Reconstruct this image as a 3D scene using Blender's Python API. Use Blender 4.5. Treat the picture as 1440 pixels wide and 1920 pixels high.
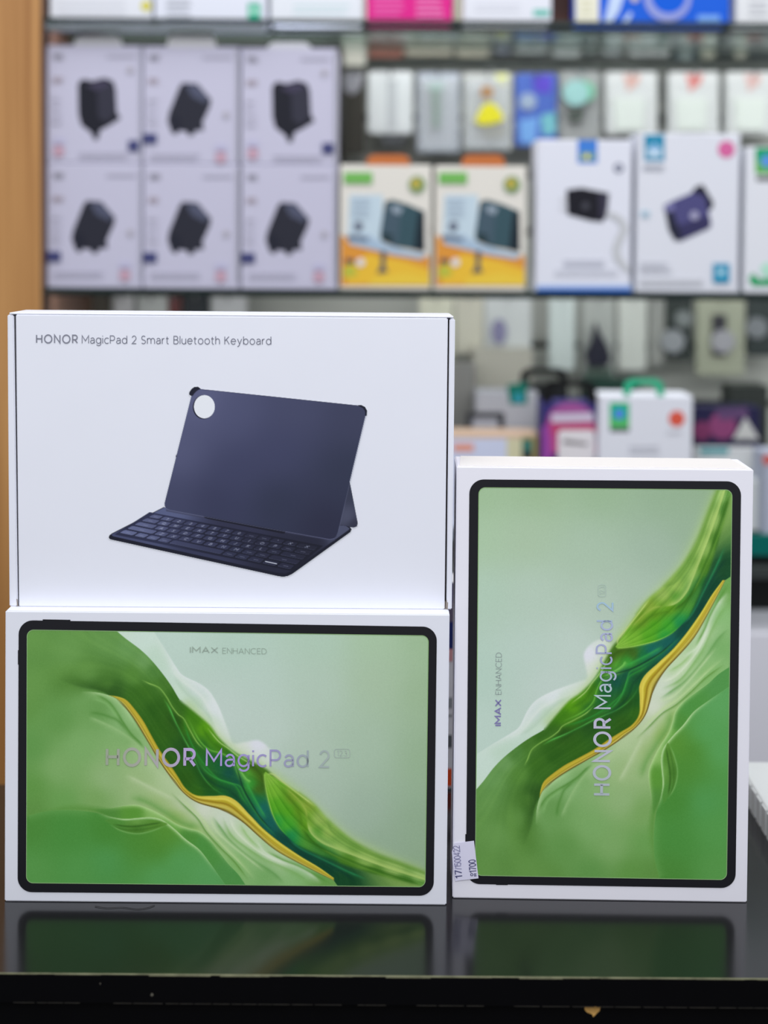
import bpy, bmesh, math, random
import numpy as np
from mathutils import Vector, Matrix

random.seed(7)
rng = np.random.default_rng(7)
for o in list(bpy.data.objects):
    bpy.data.objects.remove(o)
scene = bpy.context.scene
COL = scene.collection

# ---------------------------------------------------------------- camera
F = 2810.0                      # focal length in pixels of the 1440 wide frame
CX, CY = 720.0, 548.0           # principal point (lens is shifted downwards)
PITCH, ROLL = math.radians(2.0), math.radians(0.43)
CAM = Vector((0.0, -1.0, 0.4405))
_R = (Matrix.Rotation(math.pi / 2 - PITCH, 3, 'X') @ Matrix.Rotation(ROLL, 3, 'Z'))
cam_d = bpy.data.cameras.new('camera')
cam_d.sensor_fit = 'HORIZONTAL'
cam_d.sensor_width = 36.0
cam_d.lens = F / 1440.0 * 36.0
cam_d.shift_y = -(960.0 - CY) / 1440.0
cam_d.dof.use_dof = True
cam_d.dof.focus_distance = 1.0
cam_d.dof.aperture_fstop = cam_d.lens / 1000.0 / 0.0155
cam_d.clip_start = 0.05
cam = bpy.data.objects.new('camera', cam_d)
cam.matrix_world = Matrix.Translation(CAM) @ _R.to_4x4()
COL.objects.link(cam)
scene.camera = cam

# ---------------------------------------------------------------- world, lights, exposure
w = bpy.data.worlds.new('shop_air')
scene.world = w
w.use_nodes = True
w.node_tree.nodes['Background'].inputs[0].default_value = (0.93, 0.96, 1.0, 1)
w.node_tree.nodes['Background'].inputs[1].default_value = 0.40


def area(name, loc, target, sx, sy, power, col):
    l = bpy.data.lights.new(name, 'AREA')
    l.shape = 'RECTANGLE'
    l.size, l.size_y = sx, sy
    l.energy = power
    l.color = col
    o = bpy.data.objects.new(name, l)
    COL.objects.link(o)
    o.location = loc
    d = Vector(target) - Vector(loc)
    o.rotation_euler = d.to_track_quat('-Z', 'Y').to_euler()
    return o


area('ceiling_panel_front', (0.1, -1.9, 1.75), (0.1, -0.4, 0.0), 2.2, 1.2, 38, (0.97, 0.98, 1.0))
area('ceiling_panel_counter', (0.0, 0.15, 2.0), (0.0, 0.15, 0.0), 1.8, 0.5, 6.5, (1.0, 1.0, 1.0))
area('ceiling_panel_aisle', (0.2, -0.45, 2.0), (0.1, 0.9, 0.1), 2.2, 0.6, 16, (0.98, 0.99, 1.0))

scene.view_settings.view_transform = 'Standard'
scene.view_settings.look = 'None'
scene.view_settings.exposure = 0.0
scene.view_settings.gamma = 1.0
scene.view_settings.use_curve_mapping = False
if hasattr(scene.cycles, 'use_denoising'):
    scene.cycles.use_denoising = True


# ---------------------------------------------------------------- geometry of the view
def ray(px, py):
    d = Vector(((px - CX) / F, -(py - CY) / F, -1.0))
    return _R @ d


def P(px, py, Y):
    """world point seen at photo pixel (px,py) on the vertical plane at depth Y"""
    d = ray(px, py)
    return CAM + d * ((Y - CAM.y) / d.y)


def G(px, py, z=0.0):
    d = ray(px, py)
    return CAM + d * ((z - CAM.z) / d.z)


class Face:
    """vertical front plane of a thing through two base points"""
    def __init__(s, a, b):
        s.a, s.b = a.copy(), b.copy()
        t = (b - a); t.z = 0; t.normalize()
        s.t = t
        s.n = Vector((-t.y, t.x, 0))          # away from the viewer

    def pt(s, px, py, off=0.0):
        d = ray(px, py)
        o = s.a - s.n * off
        return CAM + d * (((o - CAM).dot(s.n)) / d.dot(s.n))


# ---------------------------------------------------------------- materials
def lin(c):
    return tuple(((x / 255.0) / 12.92 if x / 255.0 <= 0.04045 else ((x / 255.0 + 0.055) / 1.055) ** 2.4) for x in c)


MATS = {}


def mat(key, rgb=None, rough=0.55, spec=0.25, noise=0.0, nscale=40.0, metallic=0.0, gain=1.0, bump=0.0, coat=0.0):
    """plain procedural material; rgb is an sRGB 0-255 surface colour"""
    if key in MATS:
        return MATS[key]
    m = bpy.data.materials.new(key)
    m.use_nodes = True
    nt = m.node_tree
    b = nt.nodes['Principled BSDF']
    c = tuple(min(0.95, v * gain) for v in lin(rgb))
    b.inputs['Base Color'].default_value = (*c, 1)
    b.inputs['Roughness'].default_value = rough
    b.inputs['Specular IOR Level'].default_value = spec
    b.inputs['Metallic'].default_value = metallic
    b.inputs['Coat Weight'].default_value = coat
    if noise or bump:
        tc = nt.nodes.new('ShaderNodeTexCoord')
        n = nt.nodes.new('ShaderNodeTexNoise')
        n.inputs['Scale'].default_value = nscale
        n.inputs['Detail'].default_value = 4
        nt.links.new(tc.outputs['Object'], n.inputs['Vector'])
        if noise:
            r = nt.nodes.new('ShaderNodeMix')
            r.data_type = 'RGBA'
            r.inputs[6].default_value = (*[v * (1 - noise) for v in c], 1)
            r.inputs[7].default_value = (*[min(0.97, v * (1 + noise)) for v in c], 1)
            nt.links.new(n.outputs['Fac'], r.inputs[0])
            nt.links.new(r.outputs[2], b.inputs['Base Color'])
        if bump:
            bp = nt.nodes.new('ShaderNodeBump')
            bp.inputs['Strength'].default_value = bump
            bp.inputs['Distance'].default_value = 0.001
            nt.links.new(n.outputs['Fac'], bp.inputs['Height'])
            nt.links.new(bp.outputs['Normal'], b.inputs['Normal'])
    MATS[key] = m
    return m


def M(rgb, rough=0.55, gain=1.0, spec=0.25):
    return mat('paint_%d_%d_%d_%d_%d' % (*[int(v) for v in rgb], int(rough * 100), int(gain * 100)), rgb, rough, spec, gain=gain)


def ink_mat(name, rough, spec=0.25):
    m = bpy.data.materials.new(name)
    m.use_nodes = True
    nt = m.node_tree
    b = nt.nodes['Principled BSDF']
    a = nt.nodes.new('ShaderNodeAttribute')
    a.attribute_name = 'ink'
    nt.links.new(a.outputs['Color'], b.inputs['Base Color'])
    b.inputs['Roughness'].default_value = rough
    b.inputs['Specular IOR Level'].default_value = spec
    return m


INK = ink_mat('printed_ink', 0.42)
INKB = ink_mat('printed_ink_matte', 0.6, 0.2)


def foil_mat(name, stops, axis, lo, hi, metallic=0.55):
    """holographic foil: its reflected hues are painted into the colour along the word"""
    m = bpy.data.materials.new(name)
    m.use_nodes = True
    nt = m.node_tree
    b = nt.nodes['Principled BSDF']
    g = nt.nodes.new('ShaderNodeNewGeometry')
    s = nt.nodes.new('ShaderNodeSeparateXYZ')
    mr = nt.nodes.new('ShaderNodeMapRange')
    mr.inputs[1].default_value, mr.inputs[2].default_value = lo, hi
    cr = nt.nodes.new('ShaderNodeValToRGB')
    e = cr.color_ramp.elements
    while len(e) < len(stops):
        e.new(0.5)
    for el, (p, c) in zip(e, stops):
        el.position = p
        el.color = (*lin(c), 1)
    nt.links.new(g.outputs['Position'], s.inputs[0])
    nt.links.new(s.outputs[axis], mr.inputs[0])
    nt.links.new(mr.outputs[0], cr.inputs[0])
    nt.links.new(cr.outputs[0], b.inputs['Base Color'])
    b.inputs['Metallic'].default_value = metallic
    b.inputs['Roughness'].default_value = 0.35
    return m


def wood_mat():
    m = bpy.data.materials.new('oak_laminate')
    m.use_nodes = True
    nt = m.node_tree
    b = nt.nodes['Principled BSDF']
    tc = nt.nodes.new('ShaderNodeTexCoord')
    mp = nt.nodes.new('ShaderNodeMapping')
    mp.inputs['Scale'].default_value = (60, 60, 1.2)
    n = nt.nodes.new('ShaderNodeTexNoise')
    n.inputs['Scale'].default_value = 1.6
    n.inputs['Detail'].default_value = 6
    n.inputs['Distortion'].default_value = 0.4
    cr = nt.nodes.new('ShaderNodeValToRGB')
    cr.color_ramp.elements[0].position = 0.3
    cr.color_ramp.elements[0].color = (*lin((158, 106, 52)), 1)
    cr.color_ramp.elements[1].position = 0.7
    cr.color_ramp.elements[1].color = (*lin((204, 152, 92)), 1)
    nt.links.new(tc.outputs['Object'], mp.inputs[0])
    nt.links.new(mp.outputs[0], n.inputs['Vector'])
    nt.links.new(n.outputs['Fac'], cr.inputs[0])
    nt.links.new(cr.outputs[0], b.inputs['Base Color'])
    b.inputs['Roughness'].default_value = 0.5
    return m


def glass_mat():
    m = bpy.data.materials.new('shelf_glass')
    m.use_nodes = True
    nt = m.node_tree
    nt.nodes.remove(nt.nodes['Principled BSDF'])
    out = [n for n in nt.nodes if n.type == 'OUTPUT_MATERIAL'][0]
    t = nt.nodes.new('ShaderNodeBsdfTransparent')
    t.inputs[0].default_value = (0.90, 0.915, 0.91, 1)
    g = nt.nodes.new('ShaderNodeBsdfGlossy')
    g.inputs['Roughness'].default_value = 0.05
    g.inputs['Color'].default_value = (0.85, 0.9, 0.89, 1)
    f = nt.nodes.new('ShaderNodeFresnel')
    f.inputs[0].default_value = 1.06
    mx = nt.nodes.new('ShaderNodeMixShader')
    nt.links.new(f.outputs[0], mx.inputs[0])
    nt.links.new(t.outputs[0], mx.inputs[1])
    nt.links.new(g.outputs[0], mx.inputs[2])
    nt.links.new(mx.outputs[0], out.inputs[0])
    return m


def plastic_clear():
    m = bpy.data.materials.new('clear_plastic')
    m.use_nodes = True
    nt = m.node_tree
    nt.nodes.remove(nt.nodes['Principled BSDF'])
    out = [n for n in nt.nodes if n.type == 'OUTPUT_MATERIAL'][0]
    t = nt.nodes.new('ShaderNodeBsdfTransparent')
    t.inputs[0].default_value = (0.93, 0.94, 0.95, 1)
    g = nt.nodes.new('ShaderNodeBsdfPrincipled')
    g.inputs['Base Color'].default_value = (0.8, 0.82, 0.85, 1)
    g.inputs['Roughness'].default_value = 0.15
    mx = nt.nodes.new('ShaderNodeMixShader')
    mx.inputs[0].default_value = 0.3
    nt.links.new(t.outputs[0], mx.inputs[1])
    nt.links.new(g.outputs[0], mx.inputs[2])
    nt.links.new(mx.outputs[0], out.inputs[0])
    return m


WHITE = mat('white_carton', (235, 237, 248), 0.5, 0.3, noise=0.012, nscale=30)
WHITE2 = mat('white_lavender_carton', (240, 239, 252), 0.5, 0.3, noise=0.012, nscale=30)
CREAM = mat('bare_board', (232, 228, 226), 0.7, 0.15, noise=0.02)
KRAFT = mat('torn_board', (150, 138, 128), 0.9, 0.1, noise=0.3, nscale=300)
BEZEL = mat('printed_black', (26, 26, 32), 0.4, 0.3)
BLACK = mat('black_laminate', (22, 22, 25), 0.17, 0.5, noise=0.2, nscale=600)
BLACKM = mat('black_edge_band', (3, 3, 5), 0.5, 0.08, noise=0.3, nscale=80)
CHIPM = mat('chipped_edge', (120, 120, 96), 0.7, 0.2, noise=0.75, nscale=120)
WOOD = wood_mat()
GLASS = glass_mat()
CLEAR = plastic_clear()
GLASSEDGE = mat('glass_edge', (20, 38, 36), 0.2, 0.5)


# ---------------------------------------------------------------- object helpers
def tag(o, label=None, cat=None, group=None, kind=None):
    if label: o['label'] = label
    if cat: o['category'] = cat
    if group: o['group'] = group
    if kind: o['kind'] = kind
    return o


def empty(name, loc, label=None, cat=None, group=None, kind=None):
    o = bpy.data.objects.new(name, None)
    o.empty_display_size = 0.02
    o.location = loc
    COL.objects.link(o)
    return tag(o, label, cat, group, kind)


def wloc(o):
    v = Vector((0, 0, 0))
    while o:
        v += o.location
        o = o.parent
    return v


def link(name, me, material, parent=None):
    o = bpy.data.objects.new(name, me)
    if material is not None and not me.materials:
        me.materials.append(material)
    COL.objects.link(o)
    if parent is not None:
        o.parent = parent
    return o


def from_bm(name, bm, material, parent=None, smooth=False):
    """bm is in world coordinates; the mesh is stored relative to its parent"""
    if parent is not None:
        bmesh.ops.translate(bm, verts=bm.verts, vec=-wloc(parent))
    bmesh.ops.recalc_face_normals(bm, faces=bm.faces)
    me = bpy.data.meshes.new(name)
    bm.to_mesh(me)
    bm.free()
    if smooth:
        for p in me.polygons:
            p.use_smooth = True
    return link(name, me, material, parent)


def prism(pts, vec, bevel=0.0, bm=None, seg=1):
    """solid: polygon pts swept along vec"""
    b2 = bmesh.new()
    vec = Vector(vec)
    a = [b2.verts.new(p) for p in pts]
    b = [b2.verts.new(Vector(p) + vec) for p in pts]
    b2.faces.new(a)
    b2.faces.new(list(reversed(b)))
    n = len(pts)
    for i in range(n):
        b2.faces.new((a[i], b[i], b[(i + 1) % n], a[(i + 1) % n]))
    bmesh.ops.recalc_face_normals(b2, faces=b2.faces)
    if bevel:
        bmesh.ops.bevel(b2, geom=list(b2.edges), offset=bevel, segments=seg, affect='EDGES', clamp_overlap=True)
    if bm is None:
        return b2
    me = bpy.data.meshes.new('tmp')
    b2.to_mesh(me)
    b2.free()
    bm.from_mesh(me)
    bpy.data.meshes.remove(me)
    return bm


def boxbm(x0, x1, y0, y1, z0, z1, bevel=0.0, bm=None):
    return prism([(x0, y0, z0), (x1, y0, z0), (x1, y0, z1), (x0, y0, z1)], (0, y1 - y0, 0), bevel, bm)


def tube(pts, r, bm=None, n=8):
    b = bm or bmesh.new()
    rings = []
    pts = [Vector(p) for p in pts]
    for i, p in enumerate(pts):
        d = (pts[min(i + 1, len(pts) - 1)] - pts[max(i - 1, 0)]).normalized()
        u = d.orthogonal().normalized()
        if i and rings:
            u = (lastu - d * lastu.dot(d)).normalized()
        lastu = u
        v = d.cross(u)
        rings.append([b.verts.new(p + u * r * math.cos(2 * math.pi * k / n) + v * r * math.sin(2 * math.pi * k / n)) for k in range(n)])
    for a, c in zip(rings, rings[1:]):
        for k in range(n):
            b.faces.new((a[k], a[(k + 1) % n], c[(k + 1) % n], c[k]))
    b.faces.new(rings[0])
    b.faces.new(list(reversed(rings[-1])))
    return b


def circ(cx, cy, rx, ry=None, n=28, a0=0, a1=360):
    ry = rx if ry is None else ry
    full = (a1 - a0) >= 360
    k = n if full else n + 1
    return [(cx + rx * math.cos(math.radians(a0 + (a1 - a0) * i / n)), cy + ry * math.sin(math.radians(a0 + (a1 - a0) * i / n))) for i in range(k)]


def rrect(x0, y0, x1, y1, r, n=8):
    out = []
    for (cx, cy, a) in ((x1 - r, y0 + r, -90), (x1 - r, y1 - r, 0), (x0 + r, y1 - r, 90), (x0 + r, y0 + r, 180)):
        for i in range(n + 1):
            t = math.radians(a + 90 * i / n)
            out.append((cx + r * math.cos(t), cy + r * math.sin(t)))
    return out


def quadmap(c):
    """homography unit square (0,0)(1,0)(1,1)(0,1) -> four points"""
    A, b = [], []
    for (u, v), (x, y) in zip(((0, 0), (1, 0), (1, 1), (0, 1)), c):
        A.append([u, v, 1, 0, 0, 0, -u * x, -v * x]); b.append(x)
        A.append([0, 0, 0, u, v, 1, -u * y, -v * y]); b.append(y)
    h = np.linalg.solve(np.array(A, float), np.array(b, float))
    H = np.append(h, 1).reshape(3, 3)
    return H


def happly(H, x, y):
    d = H[2, 0] * x + H[2, 1] * y + H[2, 2]
    return (H[0, 0] * x + H[0, 1] * y + H[0, 2]) / d, (H[1, 0] * x + H[1, 1] * y + H[1, 2]) / d


# ---------------------------------------------------------------- stroke lettering
def A_(cx, cy, rx, ry, a0, a1, n=14):
    return [(cx + rx * math.cos(math.radians(a0 + (a1 - a0) * i / n)), cy + ry * math.sin(math.radians(a0 + (a1 - a0) * i / n))) for i in range(n + 1)]


def L_(*p):
    return list(p)


XH = 0.71
_bowl = A_(.33, .355, .33, .355, 0, 360, 24)
GLY = {
    'H': (.74, [L_((0, 0), (0, 1)), L_((.74, 0), (.74, 1)), L_((0, .51), (.74, .51))]),
    'O': (1.02, [A_(.51, .5, .51, .51, 0, 360, 30)]),
    'N': (.76, [L_((0, 0), (0, 1), (.76, 0), (.76, 1))]),
    'R': (.66, [L_((0, 0), (0, 1), (.34, 1)) + A_(.34, .71, .29, .29, 90, -90)[1:] + [(0, .42)], L_((.32, .42), (.66, 0))]),
    'M': (.94, [L_((0, 0), (0, 1), (.47, .32), (.94, 1), (.94, 0))]),
    'P': (.63, [L_((0, 0), (0, 1), (.34, 1)) + A_(.34, .7, .29, .3, 90, -90)[1:] + [(0, .4)]]),
    'S': (.58, [A_(.3, .74, .27, .26, 35, 270, 14) + A_(.28, .24, .29, .24, 90, -145, 14)[1:]]),
    'B': (.62, [L_((0, 0), (0, 1), (.32, 1)) + A_(.32, .765, .24, .235, 90, -90)[1:] + [(0, .53)], L_((.32, .53)) + A_(.33, .265, .29, .265, 90, -90)[1:] + [(0, 0)]]),
    'K': (.64, [L_((0, 0), (0, 1)), L_((.6, 1), (.02, .42)), L_((.22, .62), (.64, 0))]),
    'I': (.0, [L_((0, 0), (0, 1))]),
    'A': (.86, [L_((0, 0), (.43, 1), (.86, 0)), L_((.15, .32), (.71, .32))]),
    'X': (.8, [L_((0, 0), (.8, 1)), L_((0, 1), (.8, 0))]),
    'E': (.56, [L_((.56, 1), (0, 1), (0, 0), (.56, 0)), L_((0, .52), (.5, .52))]),
    'C': (.86, [A_(.5, .5, .5, .51, 48, 312, 24)]),
    'D': (.78, [L_((0, 0), (0, 1), (.3, 1)) + A_(.3, .5, .48, .5, 90, -90, 18)[1:] + [(0, 0)]]),
    'Q': (1.02, [A_(.51, .5, .51, .51, 0, 360, 30), L_((.6, .3), (1, 0))]),
    'W': (1.1, [L_((0, 1), (.27, 0), (.55, .9), (.83, 0), (1.1, 1))]),
    'T': (.7, [L_((0, 1), (.7, 1)), L_((.35, 1), (.35, 0))]),
    'Y': (.7, [L_((0, 1), (.35, .45), (.7, 1)), L_((.35, .45), (.35, 0))]),
    'U': (.7, [L_((0, 1), (0, .35)) + A_(.35, .35, .35, .35, 180, 360)[1:] + [(.7, 1)]]),
    'F': (.52, [L_((0, 0), (0, 1), (.52, 1)), L_((0, .5), (.46, .5))]),
    'G': (.9, [A_(.5, .5, .5, .51, 48, 340, 24) + [(.97, .46), (.55, .46)]]),
    'J': (.4, [L_((.4, 1), (.4, .25)) + A_(.2, .22, .2, .22, 0, -170)[1:]]),
    'L': (.5, [L_((0, 1), (0, 0), (.5, 0))]),
    'Z': (.66, [L_((0, 1), (.66, 1), (0, 0), (.66, 0))]),
    'V': (.76, [L_((0, 1), (.38, 0), (.76, 1))]),
    'a': (.56, [A_(.29, .45, .26, .265, 155, 0, 12) + [(.55, 0)], L_((.55, .41), (.26, .40)) + A_(.24, .2, .23, .2, 95, 285, 12) + [(.42, .06), (.55, .2)]]),
    'g': (.66, [_bowl, L_((.66, .71), (.66, .02)) + A_(.34, -.02, .32, .27, 0, -150, 12)[1:]]),
    'i': (.0, [L_((0, 0), (0, .71)), L_((0, .9), (0, 1.0))]),
    'c': (.56, [A_(.34, .355, .34, .36, 48, 312, 18)]),
    'd': (.66, [_bowl, L_((.66, 0), (.66, 1.03))]),
    'b': (.66, [_bowl, L_((0, 0), (0, 1.03))]),
    'm': (1.04, [L_((0, 0), (0, .71)), L_((0, .42)) + A_(.26, .44, .26, .27, 180, 0)[1:] + [(.52, 0)], L_((.52, .42)) + A_(.78, .44, .26, .27, 180, 0)[1:] + [(1.04, 0)]]),
    'r': (.32, [L_((0, 0), (0, .71)), A_(.32, .38, .32, .33, 180, 90, 8)]),
    't': (.34, [L_((.12, .93), (.12, .2)) + A_(.3, .19, .18, .19, 180, 280, 8)[1:], L_((-.04, .69), (.34, .69))]),
    'l': (.0, [L_((0, 0), (0, 1.03))]),
    'u': (.56, [L_((0, .71), (0, .27)) + A_(.28, .28, .28, .28, 180, 360)[1:], L_((.56, .71), (.56, 0))]),
    'e': (.66, [L_((0.01, .375), (.66, .375)) + A_(.33, .355, .33, .355, 3, 322, 22)[1:]]),
    'o': (.68, [A_(.34, .355, .34, .36, 0, 360, 24)]),
    'h': (.56, [L_((0, 0), (0, 1.03)), L_((0, .42)) + A_(.28, .43, .28, .28, 180, 0)[1:] + [(.56, 0)]]),
    'y': (.6, [L_((0, .71), (.31, .02)), L_((.6, .71), (.22, -.18), (.1, -.27), (-.02, -.26))]),
    '0': (.58, [A_(.29, .5, .29, .5, 0, 360, 24)]),
    '1': (.3, [L_((0, .82), (.26, 1), (.26, 0))]),
    '2': (.6, [A_(.29, .7, .28, .3, 165, -28, 14) + [(.02, 0), (.6, 0)]]),
    '3': (.56, [A_(.27, .74, .25, .26, 150, -80, 12), A_(.27, .26, .29, .27, 90, -150, 14)]),
    '4': (.6, [L_((.45, 0), (.45, 1), (0, .28), (.6, .28))]),
    '5': (.56, [L_((.52, 1), (.08, 1), (.04, .56)) + A_(.26, .32, .29, .32, 120, -140, 14)]),
    '7': (.56, [L_((0, 1), (.56, 1), (.18, 0))]),
    '.': (.0, [L_((0, 0), (0, .1))]),
    '/': (.3, [L_((0, -.05), (.3, 1.05))]),
    "'": (.0, [L_((0, .7), (0, 1))]),
    ' ': (.22, []),
}


def layout(text, track=0.2):
    """stroke lists with x in cap heights"""
    x, out = 0.0, []
    for ch in text:
        wd, st = GLY[ch]
        for s in st:
            out.append([(px + x, py) for px, py in s])
        x += wd + track
    return out, x - track


def stroke_mesh(bm, pts, wd, fn):
    """flat pen stroke of width wd (cap heights), mitred; fn maps (x,y)->world"""
    n = len(pts)
    closed = (abs(pts[0][0] - pts[-1][0]) + abs(pts[0][1] - pts[-1][1])) < 1e-6
    Lf, Rt = [], []
    for i, p in enumerate(pts):
        if closed:
            a, b = pts[(i - 1) % (n - 1)] if i else pts[n - 2], pts[(i + 1) % (n - 1)] if i < n - 1 else pts[1]
        else:
            a, b = pts[max(0, i - 1)], pts[min(n - 1, i + 1)]
        d1 = Vector((p[0] - a[0], p[1] - a[1])); d2 = Vector((b[0] - p[0], b[1] - p[1]))
        if d1.length < 1e-9: d1 = d2
        if d2.length < 1e-9: d2 = d1
        d1.normalize(); d2.normalize()
        n1, n2 = Vector((-d1.y, d1.x)), Vector((-d2.y, d2.x))
        m = n1 + n2
        if m.length < 1e-4: m = n1.copy()
        m.normalize()
        k = wd / 2 / max(0.38, m.dot(n1))
        Lf.append(bm.verts.new(fn(p[0] + m.x * k, p[1] + m.y * k)))
        Rt.append(bm.verts.new(fn(p[0] - m.x * k, p[1] - m.y * k)))
    for i in range(n - 1):
        bm.faces.new((Lf[i], Rt[i], Rt[i + 1], Lf[i + 1]))


def lettering(name, text, face, base0, base1, up, wd, material, parent, track=0.2, off=0.0003):
    """text from photo pixel base0 to base1 along its baseline, cap direction up (pixels)"""
    st, tot = layout(text, track)
    bx, by = base1[0] - base0[0], base1[1] - base0[1]
    bm = bmesh.new()
    ch = math.hypot(*up)
    sx = math.hypot(bx, by) / tot          # pixels per cap height across

    def fn(x, y):
        t = x / tot
        return face.pt(base0[0] + bx * t + up[0] * y, base0[1] + by * t + up[1] * y, off)
    for s in st:
        stroke_mesh(bm, s, wd, fn)
    return from_bm(name, bm, material, parent)


# ---------------------------------------------------------------- print painter
def curve(pts, n=10):
    """Catmull-Rom through pts"""
    p = np.array(pts, float)
    q = np.vstack([2 * p[0] - p[1], p, 2 * p[-1] - p[-2]])
    out = []
    t = np.linspace(0, 1, n, endpoint=False)[:, None]
    for i in range(1, len(q) - 2):
        a, b, c, d = q[i - 1], q[i], q[i + 1], q[i + 2]
        out.append(0.5 * (2 * b + (c - a) * t + (2 * a - 5 * b + 4 * c - d) * t ** 2 + (3 * b - a - 3 * c + d) * t ** 3))
    out.append(p[-1:])
    return np.vstack(out)


class Canvas:
    def __init__(s, x0, x1, y0, y1, step, base):
        s.xs = np.arange(x0, x1 + step, step)
        s.ys = np.arange(y0, y1 + step, step)
        s.x0, s.y0, s.step = x0, y0, step
        s.C = np.zeros((len(s.ys), len(s.xs), 3)) + np.array(base, float)
        s.ink = np.zeros(s.C.shape[:2])

    def sl(s, poly, m):
        a = np.asarray(poly)
        i0 = max(0, int((a[:, 0].min() - m - s.x0) / s.step)); i1 = min(len(s.xs), int((a[:, 0].max() + m - s.x0) / s.step) + 2)
        j0 = max(0, int((a[:, 1].min() - m - s.y0) / s.step)); j1 = min(len(s.ys), int((a[:, 1].max() + m - s.y0) / s.step) + 2)
        X, Y = np.meshgrid(s.xs[i0:i1], s.ys[j0:j1])
        return (slice(j0, j1), slice(i0, i1)), X, Y

    @staticmethod
    def near(X, Y, poly):
        """distance, side and parameter of the nearest point of an open polyline"""
        best = np.full(X.shape, 1e9); side = np.zeros(X.shape); par = np.zeros(X.shape)
        n = len(poly) - 1
        for i in range(n):
            ax, ay = poly[i]; bx, by = poly[i + 1]
            dx, dy = bx - ax, by - ay
            L2 = dx * dx + dy * dy + 1e-12
            t = np.clip(((X - ax) * dx + (Y - ay) * dy) / L2, 0, 1)
            ex, ey = X - ax - t * dx, Y - ay - t * dy
            d = ex * ex + ey * ey
            u = d < best
            best = np.where(u, d, best)
            side = np.where(u, dx * (Y - ay) - dy * (X - ax), side)
            par = np.where(u, (i + t) / n, par)
        return np.sqrt(best), side, par

    @staticmethod
    def inside(X, Y, poly):
        r = np.zeros(X.shape, bool)
        n = len(poly)
        for i in range(n):
            ax, ay = poly[i]; bx, by = poly[(i + 1) % n]
            if ay == by:
                continue
            c = (ay > Y) != (by > Y)
            r ^= c & (X < (bx - ax) * (Y - ay) / (by - ay) + ax)
        return r

    def field(s, X, Y, pts, p=1.6, soft=9.0):
        num = np.zeros(X.shape + (3,)); den = np.zeros(X.shape)
        for (x, y, c) in pts:
            wt = 1.0 / ((X - x) ** 2 + (Y - y) ** 2 + soft * soft) ** p
            num += wt[..., None] * np.array(c, float); den += wt
        return num / den[..., None]

    def put(s, k, a, col):
        a = np.clip(a, 0, 1)
        s.C[k] = s.C[k] * (1 - a[..., None]) + a[..., None] * col
        s.ink[k] = np.maximum(s.ink[k], a)

    def fill(s, poly, col, soft=0.7, alpha=1.0, streak=None, fs=9.0):
        poly = np.asarray(poly, float)
        sm = soft if not callable(soft) else 30
        k, X, Y = s.sl(poly, sm + 2)
        if X.size == 0: return
        sf = soft(X, Y) if callable(soft) else soft
        d, _, _ = s.near(X, Y, np.vstack([poly, poly[:1]]))
        sd = np.where(s.inside(X, Y, poly), d, -d)
        a = np.clip(sd / (2 * sf) + 0.5, 0, 1)
        a = a * a * (3 - 2 * a) * alpha
        c = s.field(X, Y, col, soft=fs) if isinstance(col, list) else np.array(col, float)
        if streak is not None:
            A, B, amp, freq, seed = streak
            dA, _, pa = s.near(X, Y, A); dB, _, _ = s.near(X, Y, B)
            t = dA / (dA + dB + 1e-6)
            r = np.random.default_rng(seed)
            v = np.zeros(X.shape)
            for q in range(1, 5):
                v += np.sin(t * freq * q * (0.8 + 0.4 * r.random()) + pa * (r.random() * 9 - 4) + r.random() * 6) / q
            c = c + (amp * v)[..., None] * np.array((1.0, 1.0, 0.6))
        s.put(k, a, c)

    def band(s, A, B, ramp, soft=0.7, alpha=1.0, amp=0, freq=30):
        poly = np.vstack([A, B[::-1]])
        k, X, Y = s.sl(poly, soft + 2)
        d, _, _ = s.near(X, Y, np.vstack([poly, poly[:1]]))
        sd = np.where(s.inside(X, Y, poly), d, -d)
        a = np.clip(sd / (2 * soft) + 0.5, 0, 1) * alpha
        dA, _, pa = s.near(X, Y, A); dB, _, _ = s.near(X, Y, B)
        t = dA / (dA + dB + 1e-6)
        xs = np.linspace(0, 1, len(ramp)); rr = np.array(ramp, float)
        c = np.stack([np.interp(t, xs, rr[:, i]) for i in range(3)], -1)
        if amp:
            c = c + (amp * (np.sin(t * freq + pa * 7) + .6 * np.sin(t * freq * 2.3 - pa * 11)))[..., None]
        s.put(k, a, c)

    def fold(s, pts, col, wl, wr, alpha=0.8, t0=0.15, t1=0.15, n=8):
        """light or dark crease: fades over wl pixels to its left and wr to its right"""
        c = curve(pts, n)
        k, X, Y = s.sl(c, 3 * max(wl, wr) + 2)
        if X.size == 0: return
        d, sd, par = s.near(X, Y, c)
        wd = np.where(sd < 0, wl, wr)
        tp = np.clip(par / t0, 0, 1) * np.clip((1 - par) / t1, 0, 1)
        tp = np.where((par <= 0) | (par >= 1), 0, tp)
        s.put(k, alpha * np.exp(-(d / wd) ** 1.5) * tp, np.array(col, float))

    def pen(s, pts, col, wd, alpha=1.0):
        c = np.asarray(pts, float)
        k, X, Y = s.sl(c, wd + 2)
        if X.size == 0: return
        d, _, _ = s.near(X, Y, c)
        s.put(k, alpha * np.clip(wd / 2 + 0.5 - d, 0, 1), np.array(col, float))

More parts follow.
